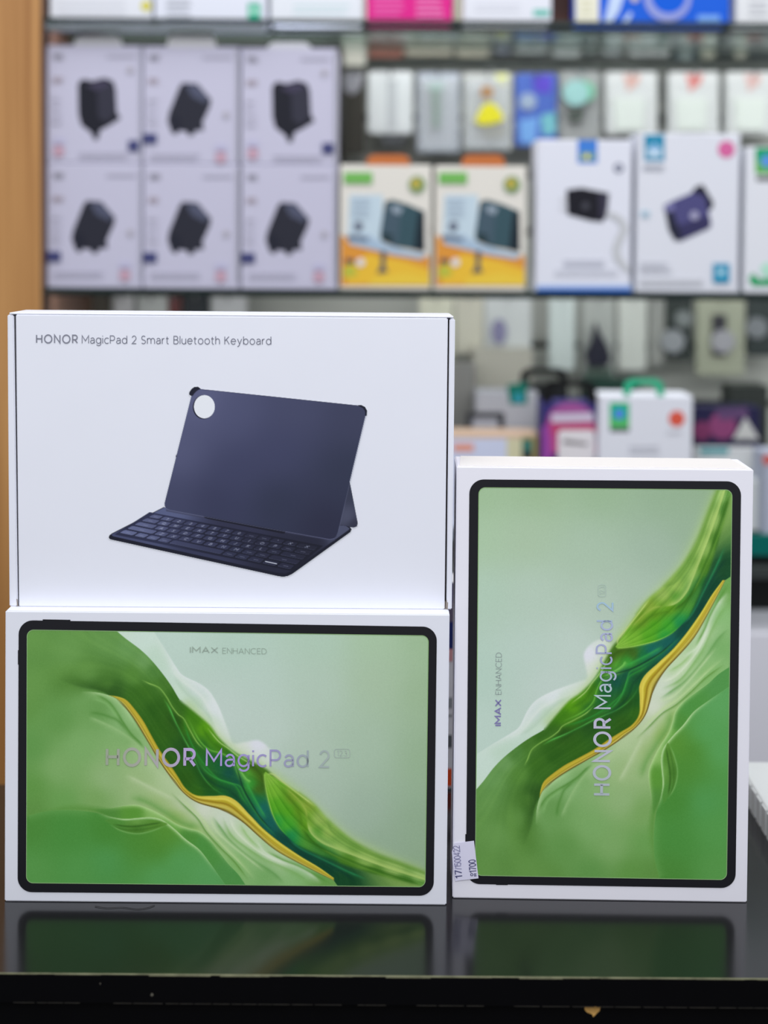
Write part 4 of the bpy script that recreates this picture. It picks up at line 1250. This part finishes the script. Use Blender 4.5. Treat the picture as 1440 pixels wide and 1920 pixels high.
pr = [('logo_patch', [rect((36, 138, 176), 1208, 252, 1246, 302), ((200, 222, 240), [(1214, 280), (1227, 268), (1240, 280), (1238, 294), (1216, 294)]), ((110, 170, 220), circ(1227, 277, 6))]),
      ('pink_dot', [((214, 104, 160), circ(1362, 280, 16))]),
      ('charger_picture', [((30, 30, 48), [(1296, 362), (1304, 350), (1318, 346), (1338, 380), (1336, 390), (1328, 396), (1310, 384)]),
                           ((78, 76, 126), [(1244, 386), (1262, 376), (1300, 360), (1322, 368), (1334, 420), (1330, 428), (1276, 452), (1266, 450), (1256, 436)]),
                           ((54, 52, 92), [(1268, 424), (1330, 404), (1332, 426), (1278, 450)]), ((36, 38, 58), [(1246, 392), (1262, 396), (1280, 448), (1266, 452), (1254, 432)]),
                           ((124, 122, 172), [(1246, 388), (1262, 380), (1264, 394), (1250, 398)]), ((168, 166, 196), circ(1302, 404, 8))]),
      ('text_lines', bars(1206, 1246, [310, 316], (160, 164, 176), 3, .1, 3) + bars(1200, 1262, [492, 500, 507], (196, 198, 208), 4, .3, 2) + bars(1200, 1318, [524], (196, 198, 206), 9, 0, 2) + bars(1202, 1220, [396, 402], (160, 196, 214), 4, .2, 2)),
      ('blue_square', [rect((30, 146, 186), 1337, 494, 1368, 530), ((190, 226, 238), circ(1352, 510, 6))])]
carton('charger_box', 'white charger box picturing a violet charger with a pink dot', 'box', 1193, 1386, 250, Z2, 0.795, 0.06, (222, 224, 234), 'white charger boxes', pr, yb=550)
pr = [('logo_patch', [rect((20, 160, 110), 1416, 277, 1462, 300), rect((96, 176, 90), 1416, 300, 1462, 326), ((92, 150, 220), circ(1438, 302, 12)), rect((110, 112, 112), 1418, 330, 1462, 340)]),
      ('leaf_print', [((30, 160, 100), [(1404, 520), (1412, 512), (1424, 524), (1440, 522), (1470, 526), (1470, 536), (1410, 536)]), ((180, 226, 206), circ(1440, 506, 14))])]
carton('charger_box', 'white box with a green logo patch cut off by the right edge', 'box', 1396, 1560, 276, Z2, 0.795, 0.06, (224, 226, 234), 'white charger boxes', pr, yb=549)

# ---- boxes on the upper shelf (only their feet are in the picture)
YU = 0.795
carton('gadget_box', 'white box with a yellow dot on the top shelf, beside the oak panel', 'box', 93, 285, -150, Z1, YU, 0.1, (226, 228, 236), 'boxes on the top shelf',
       [('text_lines', bars(108, 240, [6, 22], (200, 202, 212), 4, .2, 4)), ('yellow_dot', [((214, 206, 90), circ(274, 11, 10))])], yb=38)
carton('gadget_box', 'white box with a green square on the top shelf', 'box', 290, 501, -150, Z1, YU, 0.1, (224, 227, 240), 'boxes on the top shelf',
       [('text_lines', bars(312, 360, [0, 8, 18, 30], (170, 174, 184), 4, .3, 7)), ('green_square', [rect((32, 178, 140), 465, 6, 488, 42), ((200, 240, 226), circ(476, 20, 6))])], yb=40)
carton('gadget_box', 'white box with pale teal print next to the magenta box', 'box', 507, 680, -150, Z1, YU, 0.1, (226, 230, 238), 'boxes on the top shelf',
       [('text_lines', bars(550, 660, [10, 22], (190, 220, 222), 3, .2, 8))], yb=40)
carton('gadget_box', 'bright magenta box with pale lettering on the top shelf', 'box', 688, 849, -150, Z1, YU, 0.035, (222, 20, 138), 'boxes on the top shelf',
       [('text_lines', bars(700, 760, [-6, 4, 14, 24], (236, 110, 184), 4, .3, 9) + bars(780, 836, [-4, 8, 18, 28], (240, 140, 200), 4, .3, 6))], yb=41)
carton('gadget_box', 'white box with a teal mark right of the magenta box', 'box', 869, 1035, -150, Z1, YU, 0.035, (226, 228, 238), 'boxes on the top shelf',
       [('text_lines', bars(890, 980, [8, 18], (210, 212, 222), 3, .2, 3)), ('teal_mark', [rect((100, 190, 176), 1000, 18, 1030, 30)])], yb=43)
carton('gadget_box', 'dark brown box set back in a gap on the top shelf', 'box', 1032, 1082, -120, Z1, 0.835, 0.03, (62, 34, 26), 'boxes on the top shelf', yb=40)
carton('gadget_box', 'vivid blue box with a ring picture and cream spine on the top shelf', 'box', 1078, 1369, -150, Z1, YU, 0.035, (4, 92, 216), 'boxes on the top shelf',
       [('spine_panel', [rect((232, 230, 212), 1079, -140, 1123, 44)]), ('text_lines', bars(1090, 1110, [0, 10, 22], (214, 212, 180), 4, .2, 3)),
        ('letter_marks', [((196, 214, 244), [(1133, 40), (1145, -10), (1172, -14), (1160, 24), (1146, 42)]), ((190, 210, 240), [(1166, 42), (1180, 22), (1186, 26), (1176, 43)]), rect((120, 168, 236), 1308, 28, 1350, 40)]),
        ('ring_picture', [((150, 160, 220), circ(1252, -4, 44)), ((4, 92, 216), circ(1254, -8, 33)), ((200, 190, 196), circ(1190, -4, 8))])], yb=45)
carton('gadget_box', 'white box at the right end of the top shelf', 'box', 1381, 1560, -150, Z1, YU, 0.035, (224, 226, 230), 'boxes on the top shelf',
       [('text_lines', bars(1404, 1440, [4, 14, 26], (180, 182, 190), 4, .2, 3))], yb=46)


# ---- packs hanging on the wall
def pack(name, label, cat, x0, x1, y0, y1, col, Y=1.075, th=0.012, group=None, bits=(), clear=False, hk=True):
    Y = max(Y, 1.072)
    pts = [(x0, y0 + 4), (x0 + 4, y0), (x1 - 4, y0), (x1, y0 + 4), (x1, y1 - 4), (x1 - 4, y1), (x0 + 4, y1), (x0, y1 - 4)]
    v = [P(x, y, Y) for x, y in pts]
    c = sum(v, Vector()) / len(v)
    root = empty(name, (c.x, Y + th / 2, min(p.z for p in v)), label, cat, group)
    from_bm('backing_card', prism(v, (0, th, 0), 0.0005), M(col, 0.5, 1.05), root)
    for j, (bn, bc, poly, bt) in enumerate(bits):
        from_bm(bn, prism([P(x, y, Y - 0.0002 - bt) for x, y in poly], (0, bt, 0)), M(bc, 0.45, 1.05), root)
    if clear:
        w_ = [P(x, y, Y - 0.014) for x, y in ((x0 + 3, y0 + 10), (x1 - 3, y0 + 10), (x1 - 3, y1 - 3), (x0 + 3, y1 - 3))]
        from_bm('clear_blister', prism(w_, (0, 0.0135, 0), 0.003), CLEAR, root)
    if hk:
        hook((x0 + x1) / 2, y0 + 5)
    return root


# top row, seen through and below the glass
gU = 'packs on the upper wall pegs'
for (x0, x1, yb, c, lab) in ((641, 686, 124, (176, 176, 166), 'narrow cream pack at the left end of the upper pegs'), (690, 757, 107, (134, 88, 76), 'red brown pack on the upper pegs below the magenta box'),
                             (760, 850, 104, (172, 168, 152), 'wide tan pack on the upper pegs next to the red brown one'), (855, 918, 106, (162, 160, 144), 'tan pack on the upper pegs left of the blue grey one'),
                             (926, 960, 100, (120, 124, 140), 'slim blue grey pack on the upper pegs'), (966, 1028, 101, (164, 170, 168), 'pale grey pack on the upper pegs right of the blue grey one'),
                             (1036, 1088, 106, (160, 166, 163), 'pale grey pack on the upper pegs below the dark brown box'), (1092, 1122, 104, (100, 108, 106), 'slim dark grey pack on the upper pegs'),
                             (1130, 1166, 104, (150, 156, 156), 'small grey pack on the upper pegs below the blue box'), (1178, 1256, 105, (164, 168, 166), 'wide light grey pack on the upper pegs below the blue box'),
                             (1260, 1312, 112, (44, 58, 60), 'dark green pack on the upper pegs'), (1315, 1341, 108, (150, 152, 136), 'slim cream pack between two dark ones on the upper pegs'),
                             (1345, 1375, 108, (40, 48, 48), 'slim black pack on the upper pegs'), (1378, 1400, 108, (150, 152, 138), 'slim cream pack near the right edge on the upper pegs'), (1404, 1470, 110, (42, 50, 52), 'black pack with a grey disc at the right end of the upper pegs')):
    bits = ()
    if x0 == 1260: bits = (('grey_disc', (110, 122, 120), circ(1285, 98, 13), 0.004),)
    if x0 == 1404: bits = (('grey_disc', (104, 112, 114), circ(1430, 78, 18), 0.004),)
    pack('hanging_pack', lab, 'pack', x0, x1, -40, yb, c, 1.085, 0.012, gU, bits)
gM = 'packs on the middle wall pegs'
pack('hanging_pack', 'black pack with pale top on the pegs beside the lavender boxes', 'pack', 637, 684, 136, 290, (56, 54, 48), 1.05, 0.012, gM, (('pale_header', (150, 150, 158), [(640, 138), (682, 138), (676, 166), (660, 178), (644, 166)], 0.002),))
pack('cable_pack', 'white cable pack on the pegs above the first yellow box', 'pack', 690, 774, 134, 250, (214, 218, 220), 1.05, 0.02, gM,
     (('printed_strip', (186, 190, 194), [(726, 150), (744, 150), (744, 242), (726, 242)], 0.0006), ('dark_foot', (70, 72, 76), [(712, 252), (762, 252), (756, 272), (718, 272)], 0.006)))
pack('cable_pack', 'clear pack with a green stick on the wall pegs', 'pack', 782, 862, 136, 286, (172, 178, 190), 1.05, 0.01, gM,
     (('green_stick', (34, 108, 70), [(810, 168), (826, 168), (824, 240), (812, 240)], 0.012), ('green_cap', (140, 186, 172), [(803, 156), (832, 156), (828, 170), (806, 170)], 0.012)), True)
pack('toy_pack', 'clear pack holding a yellow figure on the wall pegs', 'pack', 868, 960, 136, 282, (184, 186, 184), 1.05, 0.01, gM,
     (('yellow_body', (214, 206, 30), curve([(890, 228), (904, 200), (918, 192), (934, 202), (944, 222), (930, 230), (906, 234), (890, 228)], 4).tolist()[:-1], 0.016),
      ('brown_top', (160, 120, 80), circ(913, 172, 12), 0.014), ('yellow_tag', (214, 216, 120), [(930, 140), (952, 140), (948, 158), (934, 158)], 0.003), ('grey_base', (136, 134, 110), [(900, 236), (950, 232), (944, 256), (908, 258)], 0.008)), True)
pack('hanging_pack', 'blue and violet printed pack on the wall pegs', 'pack', 966, 1044, 138, 274, (72, 100, 180), 1.05, 0.01, gM,
     (('violet_patch', (84, 66, 184), [(998, 142), (1036, 142), (1032, 176), (1002, 172)], 0.0006), ('pale_disc', (146, 162, 186), circ(990, 190, 16), 0.003), ('sky_patch', (108, 156, 214), [(974, 226), (1010, 218), (1004, 268), (976, 268)], 0.0005), ('teal_patch', (110, 176, 186), [(1014, 216), (1042, 210), (1042, 250), (1018, 254)], 0.0005)))
pack('hanging_pack', 'grey pack with a round teal and green gadget on the wall pegs', 'pack', 1050, 1126, 134, 262, (148, 150, 150), 1.06, 0.01, gM,
     (('teal_disc', (146, 190, 188), circ(1080, 174, 24), 0.014), ('green_disc', (112, 176, 146), circ(1096, 172, 20), 0.01), ('dark_stand', (72, 80, 74), [(1064, 208), (1096, 202), (1092, 226), (1070, 230)], 0.008)))
for i, (x0, x1, lab) in enumerate(((1136, 1232, 'first of three white packs with red print on the pegs, next to the round gadget'), (1254, 1348, 'second of three white packs with red print, behind the violet charger box'), (1362, 1460, 'third of three white packs with red print, near the right edge'))):
    xm = (x0 + x1) / 2
    pack('hanging_pack', lab, 'pack', x0, x1, 135, 252, (198, 200, 200), 1.05, 0.03, gM,
         (('red_print', [(206, 168, 160), (206, 130, 126), (206, 172, 168)][i], [(xm - 16, 140), (xm + 18, 140), (xm + 12, 158), (xm - 8, 172), (xm - 10, 156)], 0.0006),
          ('pale_window', (206, 212, 206), [(xm - 34, 184), (xm + 26, 184), (xm + 22, 244), (xm - 30, 244)], 0.003)))
gLo = 'packs on the lower wall pegs'
for (x0, x1, y1, c, lab, bits) in (
        (88, 206, 690, (84, 80, 72), 'dark grey pack hanging below the lavender boxes at the left', ()),
        (212, 251, 690, (206, 206, 208), 'slim white pack hanging below the lavender boxes', ()),
        (257, 314, 680, (196, 200, 198), 'white pack hanging beside the dark red one', ()),
        (316, 338, 680, (112, 64, 64), 'slim dark red pack hanging below the lavender boxes', ()),
        (344, 392, 690, (40, 46, 52), 'black pack hanging between the dark red and white packs', ()),
        (396, 462, 690, (200, 202, 204), 'white pack hanging left of the bare wall', ()),
        (786, 850, 680, (196, 196, 178), 'cream pack hanging behind the keyboard box corner', ()),
        (854, 906, 664, (186, 184, 170), 'cream pack hanging right of the keyboard box', ()),
        (909, 996, 660, (186, 190, 190), 'pale pack with a violet blot hanging below the second yellow box', (('violet_blot', (120, 118, 148), circ(936, 622, 14, 24), 0.006),)),
        (1030, 1078, 694, (190, 200, 198), 'tall pale pack hanging below the blue striped box', ()),
        (1092, 1152, 712, (160, 164, 160), 'pack with a dark cone shaped gadget hanging on the wall', (('dark_cone', (30, 31, 46), [(1118, 606), (1124, 622), (1138, 646), (1146, 670), (1140, 686), (1104, 686), (1098, 664), (1110, 640)], 0.014), ('grey_foot', (78, 94, 86), [(1098, 690), (1148, 690), (1150, 712), (1096, 712)], 0.006))),
        (1160, 1212, 694, (190, 194, 188), 'tall white pack hanging right of the dark cone', ()),
        (1218, 1244, 684, (140, 142, 138), 'slim grey pack hanging left of a black earbud pack', ()),
        (1250, 1299, 676, (42, 50, 48), 'black pack with a grey disc hanging below the violet charger box', (('grey_disc', (136, 140, 144), circ(1262, 640, 22), 0.006), ('grey_shade', (112, 118, 118), circ(1282, 598, 16), 0.004))),
        (1306, 1396, 704, (150, 154, 136), 'cream pack with a black window hanging near the right edge', (('black_window', (48, 48, 54), [(1336, 590), (1362, 590), (1362, 668), (1336, 668)], 0.003), ('grey_disc', (150, 150, 156), circ(1356, 640, 22), 0.006))),
        (1402, 1470, 668, (44, 52, 52), 'black pack with a grey disc at the right edge below the shelf', (('grey_disc', (112, 116, 120), circ(1420, 615, 20), 0.006),))):
    pack('hanging_pack', lab, 'pack', x0, x1, 553, y1, c, 1.06, 0.012, gLo, bits)

# ---- goods on the lower shelf
gS = 'boxes on the lower shelf'
carton('gadget_box', 'dark grey box behind the keyboard box edge on the lower shelf', 'box', 820, 890, 682, Z3, 0.96, 0.06, (108, 108, 106), gS, yb=860)
carton('gadget_box', 'tall beige grey box at the back of the lower shelf', 'box', 886, 998, 654, Z3, 1.03, 0.05, (166, 164, 154), gS, yb=860)
carton('gadget_box', 'grey box with a black frame print and teal emblem on the lower shelf', 'box', 892, 1008, 734, Z3, 0.90, 0.05, (150, 152, 160), gS,
       [('teal_emblem', [((10, 96, 84), [(950, 722), (988, 716), (988, 758), (956, 758)]), ((40, 130, 150), circ(972, 746, 9))]),
        ('frame_print', [((40, 42, 48), rrect(874, 773, 946, 816, 6)), ((146, 148, 158), rrect(886, 784, 934, 810, 4))])], yb=860)
carton('gadget_box', 'low white box with orange and olive trim next to the keyboard box', 'box', 826, 1008, 812, Z3, 0.84, 0.05, (206, 178, 156), gS,
       [('front_field', [rect((202, 208, 232), 828, 822, 1000, 990), rect((208, 204, 170), 950, 822, 978, 990), rect((164, 150, 100), 978, 818, 1008, 990)]),
        ('orange_print', [rect((226, 150, 124), 850, 832, 888, 846)]), ('teal_window', [rect((60, 120, 110), 979, 824, 998, 846), rect((36, 50, 60), 979, 846, 998, 860)])], yb=900)
pr = [('dome_print', [((160, 84, 150), circ(1070, 790, 44, 36, a0=180, a1=360)), ((186, 74, 134), [(1026, 790), (1114, 790), (1119, 850), (1020, 850)]), ((150, 70, 160), [(1016, 800), (1030, 796), (1036, 880), (1016, 880)]), ((190, 70, 114), [(1034, 796), (1116, 796), (1119, 812), (1030, 812)])]),
      ('word_band', [((206, 196, 216), [(1034, 776), (1112, 774), (1114, 790), (1034, 792)])]),
      ('white_label', [((226, 222, 226), rrect(1046, 806, 1116, 866, 8)), ((120, 116, 120), [(1056, 824), (1102, 830), (1100, 836), (1056, 832)])])]
carton('gadget_box', 'purple and pink box with a white label and black hanger on the lower shelf', 'box', 1014, 1121, 755, Z3, 0.82, 0.05, (52, 46, 110), gS, pr, ((12, 13, 15), 1016, 1120, 714, 3), yb=900)
carton('gadget_box', 'black box with a hanger arch behind the purple and pink one', 'box', 984, 1064, 722, Z3, 0.93, 0.04, (20, 22, 24), gS, tab=((16, 18, 18), 974, 1066, 690, 3), yb=900)
carton('gadget_box', 'dark green box at the back between the purple and white boxes', 'box', 1096, 1200, 712, Z3, 0.96, 0.05, (20, 48, 40), gS, yb=900)
pr = [('logo_patch', [rect((28, 182, 130), 1143, 755, 1180, 785), rect((84, 190, 110), 1143, 785, 1180, 802), rect((90, 96, 96), 1144, 802, 1180, 810), ((84, 140, 230), circ(1161, 776, 10))]),
      ('red_dot', [((222, 92, 72), circ(1269, 785, 15))]), ('text_lines', bars(1180, 1240, [836, 846], (196, 198, 208), 5, .4, 4) + bars(1250, 1280, [808], (206, 206, 214), 5, .2, 3))]
carton('gadget_box', 'white box with green logo patch and red dot on the lower shelf', 'box', 1123, 1298, 742, Z3, 0.80, 0.06, (226, 228, 238), gS, pr, ((52, 182, 140), 1168, 1246, 710, 3), yb=900)
pr = [('pink_print', [((122, 58, 100), circ(1355, 798, 26)), ((108, 46, 84), circ(1316, 808, 18)), ((84, 60, 96), [(1340, 768), (1400, 764), (1404, 784), (1350, 788)])]),
      ('grey_triangle', [((176, 176, 174), [(1398, 782), (1424, 824), (1374, 824)])])]
carton('gadget_box', 'navy and pink box right of the white box with the red dot', 'box', 1302, 1426, 764, P(1360, 838, 0.88).z, 0.88, 0.05, (26, 24, 58), gS, pr, yb=836)
carton('gadget_box', 'grey white box with a teal line under the navy and pink one', 'box', 1300, 1430, 838, Z3, 0.875, 0.06, (190, 192, 194), gS, [('teal_line', [rect((60, 140, 146), 1312, 840, 1366, 852)])], yb=960)
carton('gadget_box', 'dark box at the back near the right edge of the lower shelf', 'box', 1366, 1440, 724, Z3, 0.97, 0.05, (40, 44, 42), gS, yb=900)
carton('gadget_box', 'pale blue grey box at the right edge of the lower shelf', 'box', 1434, 1520, 850, Z3, 0.80, 0.06, (176, 182, 200), gS, [('red_mark', [((206, 96, 88), circ(1440, 862, 10))])], yb=990)
carton('gadget_box', 'small white box at the front edge of the lower shelf by the right border', 'box', 1350, 1432, 900, Z3, 0.83, 0.04, (208, 212, 212), gS, yb=990)

# ---- on the counter behind the product boxes
sb0 = G(838, 1478)
pr = [('colour_band', [rect((96, 88, 108), 820, 1128, 880, 1166), rect((30, 42, 104), 820, 1166, 880, 1217), rect((206, 150, 156), 820, 1217, 880, 1240), rect((150, 154, 160), 820, 1308, 880, 1328), rect((150, 154, 160), 820, 1340, 880, 1344),
                       rect((100, 104, 110), 820, 1378, 880, 1402), rect((232, 84, 40), 820, 1441, 880, 1474)])]
carton('striped_box', 'white box with navy and orange bands seen in the gap between the product boxes', 'box', 806, 884, 1090, 0.0, sb0.y - 0.002, 0.03, (222, 222, 228), None,
       [('colour_band', [rect((62, 58, 96), 808, 1092, 882, 1128)] + pr[0][1])], yb=1478)

# white ribbed tray at the right edge
q0, q1 = G(1402, 1506), G(1440, 1570)
d = (q1 - q0); d.z = 0; d.normalize()
nrm = Vector((-d.y, d.x, 0))           # away from the ribbed side
if nrm.x < 0: nrm = -nrm
s0, s1 = q0 - d * 0.036, q1 + d * 0.05
hh = 0.0205
rt = empty('ribbed_tray', tuple((s0 + s1) / 2 + nrm * 0.06), 'white ribbed plastic tray on the counter behind the upright box', 'tray')
RW = mat('white_plastic', (226, 230, 230), 0.4, 0.4)
from_bm('tray_body', prism([s0, s1, s1 + nrm * 0.12, s0 + nrm * 0.12], (0, 0, hh), 0.001), RW, rt)
nr = 9
for i in range(nr):
    c = s0.lerp(s1, (i + 0.5) / nr)
    wv = d * ((s1 - s0).length / nr * 0.43)
    from_bm('rib', prism([c - wv - nrm * 0.0002, c + wv - nrm * 0.0002, c + wv * 0.8 - nrm * 0.0014, c - wv * 0.8 - nrm * 0.0014], (0, 0, hh - 0.0015)), RW, rt)

# a stray hair and dust on the counter
hp = [(178, 1699), (200, 1702), (230, 1701), (255, 1704), (276, 1702), (290, 1697)]
hr = from_bm('stray_hair', tube([G(x, y, 0.0004) for x, y in curve(hp, 4)], 0.00018, n=5), mat('hair', (20, 18, 18), 0.5))
tag(hr, 'thin dark hair lying on the counter in front of the lower box', 'hair')
